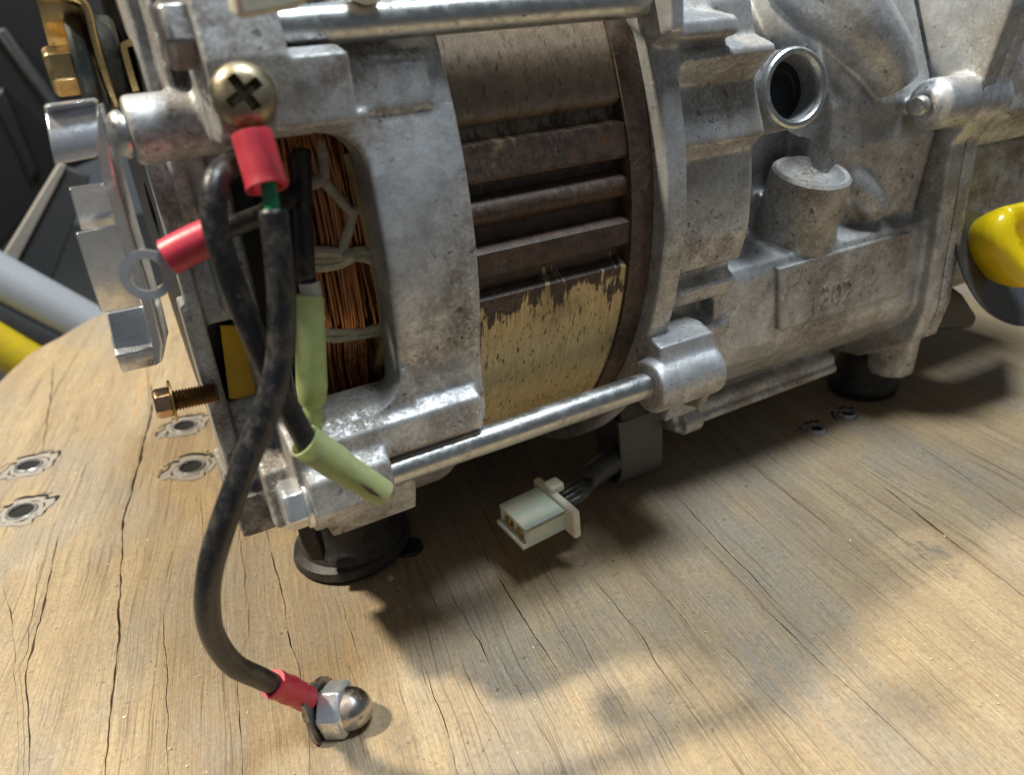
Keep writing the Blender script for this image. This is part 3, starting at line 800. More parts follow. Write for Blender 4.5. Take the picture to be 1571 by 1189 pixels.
# --- zinc plated retaining bracket on the end, held by a dome-head screw
def patch(c, nu=8, nv=8, bulge=0., roll=0., t=.014):
    """sheet metal patch: rows of left / right points, bent a little, with real thickness."""
    rows = []
    m = len(c)
    for i in range((m - 1) * nv + 1):
        k = min(i // nv, m - 2); f = i / nv - k
        l = Vector(c[k][0]).lerp(Vector(c[k + 1][0]), f); r = Vector(c[k][1]).lerp(Vector(c[k + 1][1]), f)
        row = []
        for j in range(nu + 1):
            q = j / nu
            p = l.lerp(r, q)
            g = i / ((m - 1) * nv)
            p = p + Vector((0, -bulge * math.sin(math.pi * g) + roll * max(0, (q - .45) / .55) ** 2, 0))
            row.append(p)
        rows.append(row)
    V = [p for r in rows for p in r]; n0 = len(V)
    V += [p + Vector((0, t, 0)) for p in V]
    w = nu + 1; R = len(rows)
    F = []
    for i in range(R - 1):
        for j in range(nu):
            a = i * w + j
            F.append((a, a + 1, a + w + 1, a + w)); F.append((n0 + a, n0 + a + w, n0 + a + w + 1, n0 + a + 1))
    ring = [j for j in range(w)] + [i * w + nu for i in range(1, R)] + [(R - 1) * w + j for j in range(nu - 1, -1, -1)] + [i * w for i in range(R - 2, 0, -1)]
    for x, y in zip(ring, ring[1:] + ring[:1]): F.append((x, n0 + x, n0 + y, y))
    return V, F
br = part('end_bracket', patch([((0.0376, -0.8762, 0.3497), (0.0486, -0.8768, 0.3508)), ((0.0134, -0.8562, 0.2602), (0.0533, -0.8562, 0.2545)), ((0.0088, -0.847, 0.2157), (0.0496, -0.8438, 0.1928)), ((0.0077, -0.83, 0.1284), (0.0487, -0.8275, 0.1072)), ((0.0088, -0.8137, 0.0387), (0.05, -0.8137, 0.0299)), ((0.0111, -0.799, -0.0484), (0.0497, -0.7997, -0.0531)), ((0.0062, -0.7828, -0.1488), (0.0464, -0.7863, -0.137)), ((-0.0005, -0.776, -0.1911), (0.0263, -0.7788, -0.1805))], 10, 6, 0., .055), M_ZINC, gen, bevel=.0025, angle=50, label='stepped zinc plated sheet bracket on the alternator end')
part('bracket_tab', patch([((-0.0499, -0.8182, 0.3441), (0.0399, -0.8212, 0.3477)), ((-0.0603, -0.8552, 0.2567), (0.0134, -0.8582, 0.2604))], 8, 8, 0.022, 0), M_ZINC, br, bevel=.0025, angle=50)
part('bracket_tab', patch([((-0.0649, -0.8267, 0.1248), (0.0089, -0.83, 0.1282)), ((-0.0693, -0.7662, -0.0537), (0.0125, -0.769, -0.0567))], 8, 8, 0.008, 0), M_ZINC, br, bevel=.0025, angle=50)
part('bracket_tab', patch([((-0.0677, -0.7797, -0.1478), (0.0074, -0.7828, -0.1491)), ((-0.0668, -0.7632, -0.1938), (-0.0005, -0.766, -0.1946))], 8, 8, 0.004, 0), M_ZINC, br, bevel=.0025, angle=50)
part('bracket_flange', patch([((-0.0509, -0.8242, 0.2091), (0.0097, -0.826, 0.2082)), ((-0.0556, -0.793, 0.1236), (0.0098, -0.7947, 0.1208))], 8, 8, 0, 0), M_ZINC, br, bevel=.0025, angle=50)
part('bracket_flange', patch([((-0.0599, -0.746, -0.0631), (0.0126, -0.749, -0.0621)), ((-0.0683, -0.7647, -0.1527), (0.0087, -0.7678, -0.1543))], 8, 8, 0, 0), M_ZINC, br, bevel=.0025, angle=50)
part('bracket_lip', slab([(-0.0487, -0.86, 0.3555), (0.0415, -0.86, 0.3577), (0.0397, -0.83, 0.348), (-0.0499, -0.83, 0.3435)], (0, .14, 0)), M_ZINC, br, bevel=.003)
part('bracket_lip', slab([(-0.0683, -0.785, -0.1444), (0.0053, -0.785, -0.1463), (0.0059, -0.785, -0.1541), (-0.0695, -0.785, -0.1531)], (0, .08, .02)), M_ZINC, br, bevel=.002)
part('dome_screw', dome((.062, -.895, .296), (-1, -.15, 0), .043, .024), M_STEEL, gen, label='silver dome-head screw holding the bracket')

# --- plated bracket with rubber grommets, upper left
def sheet(path, y0, depth, t=.012):
    P = [Vector(p) for p in path]; V, F = [], []
    n = len(P)
    for i, p in enumerate(P):
        d = (P[min(i + 1, n - 1)] - P[max(i - 1, 0)]); nrm = Vector((-d.z, 0, d.x)).normalized() * t
        for q, yy in ((p, 0), (p + nrm, 0), (p + nrm, depth), (p, depth)):
            V.append(q + Vector((0, yy, 0)))
    for i in range(n - 1):
        for j in range(4):
            F.append((i * 4 + j, i * 4 + (j + 1) % 4, (i + 1) * 4 + (j + 1) % 4, (i + 1) * 4 + j))
    F.append((0, 1, 2, 3)); F.append(tuple(4 * (n - 1) + j for j in (3, 2, 1, 0)))
    return V, F
mb = part('mount_bracket', sheet(spline([(-0.0017, -0.71, 0.5377), (0.0481, -0.71, 0.5296), (0.0658, -0.71, 0.5142), (0.0636, -0.71, 0.4601), (0.0645, -0.71, 0.3993), (0.0686, -0.71, 0.3346)], 5), 0, .26), M_GOLD, gen, bevel=.003, label='yellow zinc mounting bracket with rubber grommets')
part('bracket_strap', sheet(spline([(0.1641, -0.71, 0.5447), (0.1755, -0.71, 0.5169), (0.166, -0.71, 0.4817), (0.1406, -0.71, 0.459), (0.1141, -0.71, 0.4493), (0.1103, -0.71, 0.4189), (0.1111, -0.71, 0.3608)], 5), 0, .26), M_GOLD, mb, bevel=.003)
part('bracket_plate', slab([(0.1238, -0.45, 0.5164), (0.18, -0.45, 0.5649), (0.2024, -0.45, 0.5378), (0.1784, -0.45, 0.4799), (0.1321, -0.45, 0.4605), (0.1117, -0.45, 0.4647)], (0, .012, 0)), M_GOLD, mb)
def disc(px_l, px_r, r, mat, name, ch=.008):
    return part(name, lathe([(0, 0), (0, r - ch), (ch, r), (px_r - px_l - ch, r), (px_r - px_l, r - ch), (px_r - px_l, 0)], (px_l, -.60, .414), (1, 0, -.05), 40), mat, mb)
disc(.022, .058, .094, M_GREENRUB, 'grommet')
disc(.070, .112, .094, M_GREENRUB, 'grommet')
part('mount_bolt', hexhead((.022, -.62, .410), (-1, 0, 0), .085, .05, .008, .2), M_GOLD, mb, bevel=.003)
part('spacer_disc', lathe([(0, 0), (0, .13), (.02, .135), (.075, .135), (.08, .12), (.08, 0)], (-0.0075, -0.45, 0.5543), (1, 0, -.05), 40), M_GOLD, mb)
# --- engine crankcase casting
es = []
es.append(annulus(1.207, 1.275, .88, 1.045, 160, .006))
steps = [(-.55, .95), (-.80, .66), (-.965, .44), (-.985, .355), (-1.055, .330), (-1.058, .312), (-1.005, .265), (-.99, .25), (-1.035, .128), (-1.038, .112),
         (-.995, .075), (-1.005, -.02), (-1.0, -.15), (-.972, -.235), (-.925, -.25), (-.925, -.275), (-.965, -.30), (-.935, -.352), (-.85, -.37), (-.85, -.415),
         (-.93, -.45), (-.90, -.55), (-.70, -.75), (-.3, -.9), (.6, -.7), (.9, 0), (.6, .9)]
es.append(prism_x([(y + (.03 if y < -.6 else 0), z) for y, z in steps], 1.27, 1.565))
es.append(prism_x([(-.95, .42), (-1.04, .40), (-1.05, .36), (-.9, .34), (-.6, .6), (-.6, .9)], 1.22, 1.42))
es.append(prism_x([(-.95, .62), (-1.06, .60), (-1.07, .38), (-1.0, .355), (-.7, .5)], 1.195, 1.235))
es.append(prism_x([(-.96, -.38), (-1.02, -.40), (-1.045, -.50), (-.9, -.56), (-.7, -.4)], 1.207, 1.40))
es.append(rod((1.175, -1.0, -.515), (1.405, -1.0, -.515), .078, 40, .006))
es.append(prism_x([(-.9, -.55), (-1.02, -.57), (-.98, -.66), (-.7, -.72)], 1.385, 1.41))
# lower crankcase and sump
es.append(prism_x([(-.78, -.26), (-.87, -.30), (-.885, -.33), (-.885, -.56), (-.86, -.62), (-.74, -.74), (-.66, -.815), (-.5, -.86), (.5, -.86), (.5, -.26)], 1.52, 2.52,
                  [(-.82, -.26), (-.90, -.30), (-.905, -.33), (-.905, -.60), (-.88, -.66), (-.74, -.78), (-.66, -.835), (-.5, -.88), (.5, -.88), (.5, -.26)]))
es.append(prism_x([(-.60, -.80), (-.725, -.815), (-.735, -.845), (-.6, -.88), (.2, -.88)], 1.50, 2.30))
es.append(prism_x([(-.60, -.855), (-.745, -.858), (-.745, -.885), (-.6, -.92), (.2, -.92)], 1.50, 2.30))
es.append(rod((1.52, -.735, -.86), (1.60, -.735, -.86), .042, 20))
es.append(prism_x([(-.7, -.62), (-.84, -.66), (-.78, -.80), (-.6, -.82)], 1.42, 1.56))
# recessed upper wall
es.append(prism_x([(-.68, -.30), (-.68, .06), (-.62, .22), (-.42, .50), (-.2, .8), (.6, .9), (.6, -.3)], 1.54, 2.46))
es.append(prism_x([(-.80, -.28), (-.84, .0), (-.84, .12), (-.66, .55), (-.45, .8), (-.4, -.28)], 2.02, 2.45,
                  [(-.86, -.30), (-.90, .0), (-.88, .10), (-.70, .55), (-.45, .8), (-.4, -.28)]))
# ridge running up and back, and the thin rib left of it
es.append(tube(spline([(2.261, -0.86, 0.1633), (2.203, -0.84, 0.2584), (2.119, -0.8, 0.356), (2.062, -0.72, 0.4696), (2.031, -0.62, 0.5842)], 5), [.075 + .0035 * i for i in range(21)], 18))
es.append(tube(spline([(2.255, -0.86, -0.2382), (2.186, -0.84, -0.1537), (2.147, -0.8, -0.0933)], 5), .05, 14))
# upright boss
es.append(lathe([(0, 0), (0, .128), (.10, .112), (.16, .105), (.16, 0)], (1.955, -.77, -.29), (-.02, -.30, 1), 40))
es.append(prism_x([(-.8, -.30), (-.88, -.30), (-.88, -.25), (-.7, -.12), (-.6, -.3)], 1.86, 2.05))
# neck of the oil level port
es.append(lathe([(-.30, .125), (-.10, .112), (0, .104), (0, .083), (-.14, .080), (-.14, 0), (-.30, 0), (-.30, .125)], (1.743, -0.93, 0.2041), (-.14, -.97, .15), 40))
es.append(lathe([(-.06, .0), (-.06, .118), (-.012, .14), (-.012, .0)], (2.023, -0.76, 0.1631), (-.14, -.97, .15), 40))
# gasket flange, its long rib and the case bolt boss
es.append(prism_x([(-.95, -.30), (-.95, -.62), (-.92, -.75), (-.7, -.88), (-.5, -.9), (-.5, .9), (-.95, .86), (-1.07, .58), (-1.06, .36), (-1.02, .17), (-1.0, .03), (-.95, -.04)], 2.470, 2.545))
es.append(rod((2.304, -0.955, 0.1001), (2.47, -0.955, 0.0934), .078, 32, .012))
es.append(lathe([(0, 0), (0, .052), (.014, .05), (.02, .036), (.02, 0)], (2.304, -0.955, 0.1001), (-1, 0, 0), 28))
# lower corner post with the drain boss
es.append(lathe([(0, 0), (0, .085), (.10, .09), (.30, .10), (.34, .08), (.34, 0)], (2.60, -.76, -.955), (0, 0, 1), 32))
crank = cast_part('crankcase', join(*es), M_CAST2, gen, .0075, 2, .0008, 'grimy cast aluminium crankcase with ledges, bosses and ribs')

cs = []
cs.append(prism_x([(-.95, -.30), (-.95, -.62), (-.92, -.75), (-.7, -.88), (-.5, -.9), (-.5, .9), (-.95, .86), (-1.07, .58), (-1.06, .36), (-1.02, .17), (-1.0, .03), (-.95, -.04)], 2.55, 2.615))
cs.append(prism_x([(-.82, -.10), (-.92, .02), (-.90, .25), (-.78, .70), (-.5, .95), (.6, .9), (.6, -.1)], 2.60, 3.6,
                  [(-.88, -.10), (-1.0, .02), (-.98, .25), (-.86, .70), (-.5, .95), (.6, .9), (.6, -.1)]))
cs.append(prism_x([(-.72, -.08), (-.80, -.12), (-.80, -.60), (-.6, -.78), (.5, -.8), (.5, -.08)], 2.60, 3.6))
cs.append(rod((2.474, -0.955, 0.093), (2.639, -0.955, 0.087), .076, 32, .012))
cs.append(tube([(2.631, -0.84, 0.1872), (2.605, -0.88, 0.3204), (2.706, -0.86, 0.4836)], .05, 14))
cs.append(tube(spline([(2.6, -0.86, 0.1898), (2.557, -0.9, 0.2851), (2.557, -0.92, 0.3582), (2.64, -0.9, 0.4818)], 4), .035, 12))
cover = cast_part('side_cover', join(*cs), M_CAST, gen, .010, 2, .0008, 'bright cast side cover bolted beyond the gasket seam')

part('upright_boss', lathe([(.0, 0), (.0, .138), (.03, .130), (.10, .127), (.215, .124), (.235, .121), (.243, .112), (.240, .100), (.222, .086), (.208, .05), (.206, 0)], (1.955, -.77, -.29), (-.02, -.30, 1), 56), M_CASTP, crank)
# raised number plate, cast with the crankcase
npx = [(1.766, -0.905, -0.3205), (2.388, -0.905, -0.3197), (2.398, -0.905, -0.5519), (1.788, -0.905, -0.5337)]
plate = part('number_pad', slab(npx, (0, .04, 0)), M_CASTP, gen, bevel=.006, seg=2, label='raised casting pad with faint cast numerals')
def text(name, body, size, o_, xd, zd, mat, parent, depth=.004):
    cu = bpy.data.curves.new('t', 'FONT'); cu.body = body; cu.size = size * S; cu.extrude = depth * S; cu.offset = -.00012 * 0
    t = bpy.data.objects.new('t', cu); col.objects.link(t)
    dg = bpy.context.evaluated_depsgraph_get()
    me = bpy.data.meshes.new_from_object(t.evaluated_get(dg)); bpy.data.objects.remove(t)
    xd, zd = Vector(xd).normalized(), Vector(zd); zd = (zd - xd * zd.dot(xd)).normalized()
    nd = xd.cross(zd)
    mm = Matrix((xd, zd, nd)).transposed().to_4x4(); mm.translation = W(o_)
    me.transform(mm)
    return link(name, me, mat, parent)
text('cast_numerals', '1302', .105, (1.912, -0.906, -0.497), (1, 0, 0), (0, 0, 1), M_CASTP, plate, .0022)
part('case_bolt', lathe([(0, 0), (0, .030), (.020, .030), (.026, .024), (.026, 0)], (2.27, -0.955, 0.102), (-1, -.1, 0), 24), M_STEEL, gen)
part('port_shade_disc', lathe([(0, 0), (0, .080), (.006, .080), (.006, .06), (.002, .056), (.002, .035), (.006, .032), (.006, 0)], Vector((1.743, -0.93, 0.2041)) - Vector((-.14, -.97, .15)) * .075, (-.14, -.97, .15), 32), M_BLACKPL, gen, label='black disc giving the shade inside the oil port')  # black piece added to paint the shade inside the open port
part('port_rim', lathe([(-.004, .082), (-.004, .108), (.008, .106), (.013, .100), (.013, .090), (.006, .084), (-.004, .082)], (1.737, -0.935, 0.2047), (-.14, -.97, .15), 48), M_STEEL, gen, label='bright machined rim of the oil port')

# --- rubber feet
def rubber_foot(x, y, zt, r, lab):
    h = zt - ZB
    prof = [(0, 0), (0, r * .94), (.012, r * 1.02), (.035, r * 1.06), (.060, r * 1.05), (.078, r * .99), (.090, r * .93), (.12, r * .91), (h * .6, r * .94), (h - .09, r * .93), (h - .05, r * .88), (h, r * .70), (h, 0)]
    o = part('rubber_foot', lathe(prof, (x, y, ZB), (0, 0, 1), 48), M_RUBBER, gen, label=lab)
    return o
rf = rubber_foot(.43, -.385, -.77, .172, 'black rubber foot under the alternator')
part('foot_lip', lathe([(0, .10), (0, .182), (.02, .198), (.045, .190), (.06, .165), (.05, .10), (0, .10)], (.42, -.385, ZB + .012), (-.09, -.03, 1), 48), M_RUBBER, rf)
part('foot_strap', slab([(0.2312, -0.56, -0.8314), (0.2763, -0.56, -0.8386), (0.2884, -0.56, -0.9389), (0.2877, -0.56, -1.005), (0.2505, -0.56, -0.9879), (0.2335, -0.56, -0.9147)], (.02, .05, 0)), M_RUBBER, rf, bevel=.006)
part('foot_ear', lathe([(0, 0), (0, .05), (.014, .045), (.014, 0)], (0.573, -0.5012, -1.12), (0, 0, 1), 24), M_RUBBER, rf)
rubber_foot(2.66, -.60, -.93, .135, 'black rubber foot under the engine')
rubber_foot(.40, .62, -.70, .15, None)
rubber_foot(2.46, .62, -.85, .14, None)

# --- yellow oil filler cap in its dark splash cup
CAPA = 1.13
def cap():
    c = Vector((2.805, -1.02, -0.4209)); ax = Vector((-.25, -.90, .36)).normalized()
    u, v, w = frame(ax)
    prof = [(-.10, 0), (-.10, .11), (-.06, .130), (0, .148), (.05, .151), (.080, .140), (.096, .115), (.098, .08), (.086, .04), (.080, 0)]
    vs, fs = lathe([p for a_, b_ in zip(prof, prof[1:]) for p in (a_, ((a_[0] + b_[0]) / 2, (a_[1] + b_[1]) / 2))] + [prof[-1]], c, ax, 72, rmul=lambda a: 1 + .11 * math.cos(3 * (a - CAPA)))
    gd = (u * math.cos(.25) + v * math.sin(.25)); sd = w.cross(gd)
    for k_, p_ in enumerate(vs):
        q_ = p_ - c; t_ = q_.dot(w)
        if t_ > .02:
            dd_ = q_.dot(sd) - .015
            vs[k_] = p_ - w * (.045 * math.exp(-(dd_ / .030) ** 2) * min(1, (t_ - .02) / .05))
    return part('filler_cap', (vs, fs), M_YELLOWPL, gen, angle=180, label='glossy yellow oil filler cap with lobed rim', sub=1), c, ax
fc, cc, ca = cap()
cup = spline([(2.566, -0.93, -0.2666), (2.58, -0.95, -0.3899), (2.599, -1, -0.5211), (2.681, -1.05, -0.6455), (2.837, -1.08, -0.732), (3.064, -1.08, -0.7792)], 6)
cupi = spline([(2.852, -0.9, -0.3494), (2.906, -0.9, -0.4458), (2.983, -0.9, -0.5299), (3.08, -0.9, -0.5923), (3.223, -0.9, -0.6335), (3.39, -0.9, -0.6497)], 6)
nV = []; nF = []
for a, b in zip(cup, cupi):
    k = Vector((.012, .014, -.004))
    nV += [a, b, b + k, a + k]
for i in range(len(cup) - 1):
    for j in range(4):
        nF.append((i * 4 + j, i * 4 + (j + 1) % 4, (i + 1) * 4 + (j + 1) % 4, (i + 1) * 4 + j))
nF += [(0, 1, 2, 3), tuple(4 * (len(cup) - 1) + j for j in (3, 2, 1, 0))]
part('splash_cup', (nV, nF), M_DARKPL, gen, label='dark flared splash guard around the yellow cap')
part('lower_bracket', slab([(2.637, -0.86, -0.6763), (2.713, -0.86, -0.5794), (2.85, -0.86, -0.6682), (2.978, -0.86, -0.7927), (2.957, -0.86, -0.8386), (2.713, -0.86, -0.7923)], (.01, .12, 0)), M_BLACKPL, gen, bevel=.02, seg=3)
# ------------------------------------------------------------------ leads
M_SLEEVE = mat_plain('black_sleeving', (.014, .014, .016), .34, .3, .34, (.17, .145, .115), bump=.45, bscale=70)
M_RED = mat_plain('red_vinyl', (.62, .045, .075), .38, .25, .10, (.45, .25, .2), bump=.15, sss=.12, ssss=.003)
M_GREENW = mat_plain('green_wire', (.012, .24, .10), .4, .2, .1)
M_GREENV = (lambda n: n.set(color=n.mix(n.ramp(n.noise(30, 4, .6), .3, .7), (.68, .76, .38), (.56, .66, .28)), rough=.36, trans=.45, ior=1.3, sss=.45, sssr=(.01, .012, .006), ssss=.35, normal=n.bump(n.noise(120, 3), .12, .0003)))(NT('pale_green_vinyl'))
M_NYLON = mat_plain('milky_nylon', (.74, .72, .58), .40, .15, .12, (.4, .33, .2), bump=.08, sss=.35, ssss=.004)
M_RING = mat_metal('tinned_terminal', (.60, .60, .59), .36, .35, metal=.45)
M_BRASS = mat_metal('brass_contact', (.70, .50, .16), .3, .2)

# lead A: from the ground screw down to the ring terminal with the cap nut
la = thing('ground_lead', 'long black sleeved ground lead hanging from the cross-head screw to the cap nut', 'wire', (0.0683, -0.8872, -1.12))
pa = spline([(0.2439, -1.19, 0.17), (0.2339, -1.205, 0.0987), (0.2217, -1.21, 0.0212), (0.199, -1.215, -0.0692), (0.1626, -1.225, -0.1467), (0.121, -1.23, -0.2101), (0.074, -1.235, -0.2804), (0.0304, -1.235, -0.3533), (-0.0108, -1.22, -0.4422), (-0.0373, -1.19, -0.5399), (-0.0469, -1.15, -0.6552), (-0.0288, -1.115, -0.7708), (0.0131, -1.085, -0.8602), (0.0499, -1.065, -0.9306)], 7)
part('black_sleeve', tube(pa, .0245, 20, wob=.05), M_SLEEVE, la, angle=180)
part('green_wire', tube([(0.2509, -1.165, 0.222), (0.2485, -1.17, 0.1959), (0.243, -1.185, 0.1606)], .0135, 14), M_GREENW, la)
part('red_sleeve', hollow(spline([(0.2479, -1.125, 0.288), (0.2476, -1.14, 0.2521), (0.2468, -1.165, 0.2032)], 6), [.0345] * 12 + [.036], .028), M_RED, la, label='red vinyl sleeve below the cross-head screw')
part('ring_terminal', join(slab([(0.2285, -1.092, 0.3357), (0.2784, -1.092, 0.3354), (0.2571, -1.12, 0.2759), (0.2373, -1.12, 0.2753)], (0, .012, 0))), M_RING, la)
tp = spline([(0.0355, -1.073, -0.9045), (0.0618, -1.06, -0.9529), (0.1025, -1.045, -1.02)], 6)
part('red_tape', tube(tp, [.0325 + .0012 * math.sin(i * 1.3) for i in range(13)], 22, wob=.22, seed=3), M_RED, la, label='wrapped red tape at the foot of the lead')
nut_ax = Vector((.80, -.56, .12)).normalized()
nb = Vector((0.1369, -1.045, -1.079))
hu, hv, hw = frame(nut_ax)
def ringterm(c, ax, ro, ri, t, tail, tw):
    c = Vector(c); u, v, w = frame(ax)
    raw = lathe([(0, ri), (0, ro), (t, ro), (t, ri), (0, ri)], c, ax, 36)
    d = (Vector(tail) - c); d = d - w * d.dot(w); L = d.length; d.normalize(); s = w.cross(d)
    a = [c + d * ro * .72 + s * ro * .66, c + d * ro * .72 - s * ro * .66, c + d * L - s * tw, c + d * L + s * tw]
    return join(raw, slab([p + w * t * .1 for p in a], w * t * .8))
part('ring_terminal', ringterm(nb - nut_ax * .014, nut_ax, .080, .03, .012, (0.0797, -1.055, -0.9854), .026), M_DARKSTEEL, la)

nut = thing('cap_nut', 'steel cap nut with rusty dome lying on the wood at the lead end', 'nut', (0.1664, -1.115, -1.12))
part('hex_body', hexhead(nb + nut_ax * .002, nut_ax, .122, .062, .010, .15), M_ZINC, nut, bevel=.005)
part('nut_dome', dome(nb + nut_ax * .060, nut_ax, .054, .060), mat_metal('rust_stained_dome', (.55, .52, .50), .28, .9, (.17, .085, .045), .55), nut)
part('bolt_shank', rod(nb - nut_ax * .05, nb, .028, 20), M_DARKSTEEL, nut)

# lead B: loops out of the housing and into the pale green sleeve
lb = thing('looped_lead', 'black looped lead ending in a slanted pale green sleeve', 'wire', (0.2721, -1.15, -0.4355))
pb = spline([(0.2758, -0.95, 0.224), (0.2177, -1.06, 0.2381), (0.1748, -1.12, 0.2201), (0.155, -1.14, 0.1693), (0.1533, -1.15, 0.1018), (0.1595, -1.155, 0.024), (0.1704, -1.16, -0.0538), (0.1896, -1.16, -0.1616), (0.2112, -1.165, -0.256), (0.226, -1.17, -0.3176)], 7)
part('black_sleeve', tube(pb, .0225, 20, wob=.05, seed=5), M_SLEEVE, lb, angle=180)
pg = spline([(0.2121, -1.165, -0.2766), (0.2527, -1.165, -0.3311), (0.2968, -1.165, -0.3891), (0.3476, -1.165, -0.4522)], 5)
part('green_sleeve', hollow(pg, [.0355, .0355, .0355, .0355, .0355, .0355, .0355, .034, .0325, .032, .0315, .031, .031, .0305, .030, .029], .031), M_GREENV, lb, label='pale green vinyl sleeve, slanted')
part('slit_shade', slab([(0.2945, -1.202, -0.3879), (0.318, -1.202, -0.4126), (0.3346, -1.198, -0.4405), (0.3117, -1.2, -0.4207)], (0, .012, 0)), mat_plain('slit_shade_dark', (.10, .085, .05), .6), lb)  # dark slab painting the shade inside the open sleeve end
part('terminal', tube([(0.2691, -1.16, -0.3595), (0.3271, -1.16, -0.4289)], .013, 10), M_RING, lb)

# lead C: short lead with a red sleeve and a loose ring terminal
lc = thing('ring_lead', 'short black lead with red sleeve and loose ring terminal over the bracket', 'wire', (0.0345, -1.02, 0.0659))
pc = spline([(0.3445, -0.92, 0.152), (0.2899, -0.99, 0.1397), (0.2349, -1.04, 0.1347), (0.1827, -1.06, 0.1283), (0.1347, -1.055, 0.1151)], 6)
part('black_sleeve', tube(pc, .019, 16), M_SLEEVE, lc, angle=180)
part('red_sleeve', hollow(spline([(0.1584, -1.06, 0.1222), (0.1171, -1.05, 0.1093), (0.0741, -1.04, 0.0933)], 6), [.0335] * 13, .028), M_RED, lc, label='red vinyl sleeve beside the ring terminal')
rc = Vector((0.0319, -1.03, 0.0675))
part('ring_terminal', ringterm(rc, (-.20, -.93, .1), .045, .029, .007, (0.0833, -1.035, 0.088), .020), M_RING, lc)
for k in range(3):
    part('wire_strand', tube([(0.0758, -1.045, 0.0892), rc + Vector((.028, -.006, .010 - .007 * k))], .0022, 6), M_RING, lc)

# lead D: vertical lead with a pale green sleeve in front of the windings
ld = thing('sleeved_lead', 'vertical lead in a pale green sleeve in front of the copper windings', 'wire', (0.269, -0.98, -0.3214))
part('black_sleeve', tube(spline([(0.3781, -0.9, 0.2252), (0.3558, -0.93, 0.1409), (0.3356, -0.95, 0.054), (0.3226, -0.96, -0.0245)], 5), .020, 14), M_SLEEVE, ld, angle=180)
part('green_sleeve', lathe([(0, 0), (0, .026), (.01, .031), (.20, .0335), (.235, .030), (.245, .0215), (.315, .020), (.325, .014), (.325, 0)], (0.3198, -0.97, -0.0526), Vector((0.2709, -0.985, -0.3199)) - Vector((0.3198, -0.97, -0.0526)), 24), M_GREENV, ld, label='pale green vinyl sleeve, upright')
part('white_collar', lathe([(0, 0), (0, .022), (.03, .022), (.03, 0)], (0.3263, -0.965, -0.0269), (0, 0, -1), 18), mat_plain('white_collar', (.60, .58, .55), .5), ld)
part('black_lug', slab([(0.3154, -0.93, 0.1015), (0.3362, -0.93, 0.1044), (0.3261, -0.93, -0.0467), (0.3099, -0.93, -0.043)], (0, .02, 0)), M_BLACKPL, ld)

# ------------------------------------------------------------------ nylon plug with its lead and clip under the stator
pl = thing('plug_connector', 'milky two-pin nylon plug hanging under the lower through bolt', 'connector', (0.9123, -0.8113, -1.12))
px_ = Vector((-1, -.04, -.06)).normalized()              # mating direction
pu = Vector((0, -1, -.06)); pu = (pu - px_ * pu.dot(px_)).normalized()   # along the pin row
pw = px_.cross(pu).normalized()
if pw.z < 0: pw = -pw
pc0 = Vector((.885, -.815, -.935))
R3 = Matrix((px_, pu, pw)).transposed()
def pbox(c, s): return box(pc0 + px_ * c[0] + pu * c[1] + pw * c[2], s, R3)
t_ = .017; L_, B_, H_ = .15, .150, .072
body = part('plug_body', join(pbox((0, 0, H_ / 2 - t_ / 2), (L_, B_, t_)), pbox((0, 0, -H_ / 2 + t_ / 2), (L_ + .03, B_ + .002, t_)), pbox((-.001, B_ / 2 - t_ / 2, 0), (L_, t_, H_ - .002)), pbox((-.001, -B_ / 2 + t_ / 2, 0), (L_, t_, H_ - .002)), pbox((-.002, 0, 0), (L_ - .008, t_, H_ - .004)), pbox((-L_ / 2 + .03, 0, 0), (.05, B_ - .004, H_ - .006))), M_NYLON, pl, bevel=.003)
part('plug_flange', pbox((-L_ / 2 - .005, .01, 0), (.026, B_ + .07, H_ + .03)), M_NYLON, pl, bevel=.008, seg=3)
part('latch', pbox((-L_ / 2 - .02, -.02, H_ / 2 + .02), (.05, .05, .03)), M_NYLON, pl, bevel=.008)
for k in (-1, 1):
    part('contact', pbox((.030, k * .034, -.004), (.085, .026, .022)), M_BRASS, pl, bevel=.003)
for k in (-1, 0, 1):
    a = pc0 - px_ * .08 + pu * (.022 * k)
    part('plug_wire', tube(spline([a, a - px_ * .10 + Vector((0, 0, .01)), (1.22, -.66, -.965), (1.46, -.60, -.985)], 6), .016, 12), M_SLEEVE, pl, angle=180)
part('cable_sleeve', tube(spline([(1.03, -.78, -.945), (1.16, -.71, -.955), (1.36, -.62, -.98)], 6), .042, 16), M_DARKPL, pl, angle=180)
cpath = [(-.66, -.74), (-.675, -.90)] + [(-.61 - .068 * math.cos(k / 8 * math.pi), -1.0 - .075 * math.sin(k / 8 * math.pi)) for k in range(9)] + [(-.545, -.90), (-.55, -.74)]
cV, cF = [], []
for k, (yy, zz) in enumerate(cpath):
    y0, z0 = cpath[max(k - 1, 0)]; y1, z1 = cpath[min(k + 1, len(cpath) - 1)]
    d = Vector((0, y1 - y0, z1 - z0)).normalized(); nn = Vector((0, d.z, -d.y)) * .010
    for xx, s_ in ((1.31, 0), (1.49, 0), (1.49, 1), (1.31, 1)):
        cV.append(Vector((xx, yy, zz)) + nn * s_)
for k in range(len(cpath) - 1):
    for j in range(4):
        cF.append((k * 4 + j, k * 4 + (j + 1) % 4, (k + 1) * 4 + (j + 1) % 4, (k + 1) * 4 + j))
cF += [(0, 1, 2, 3), tuple(4 * (len(cpath) - 1) + j for j in (3, 2, 1, 0))]
cl = part('cable_clip', (cV, cF), mat_plain('shaded_strap', (.11, .105, .10), .45, .3, .3, (.2, .18, .15)), gen, label='shade-darkened plastic strap looped round the cable under the crankcase')  # strap colour darkened for the shadow it hangs in
part('strap_screw', box((1.40, -.62, -.76), (.20, .16, .09)), M_BLACKPL, cl, bevel=.01)

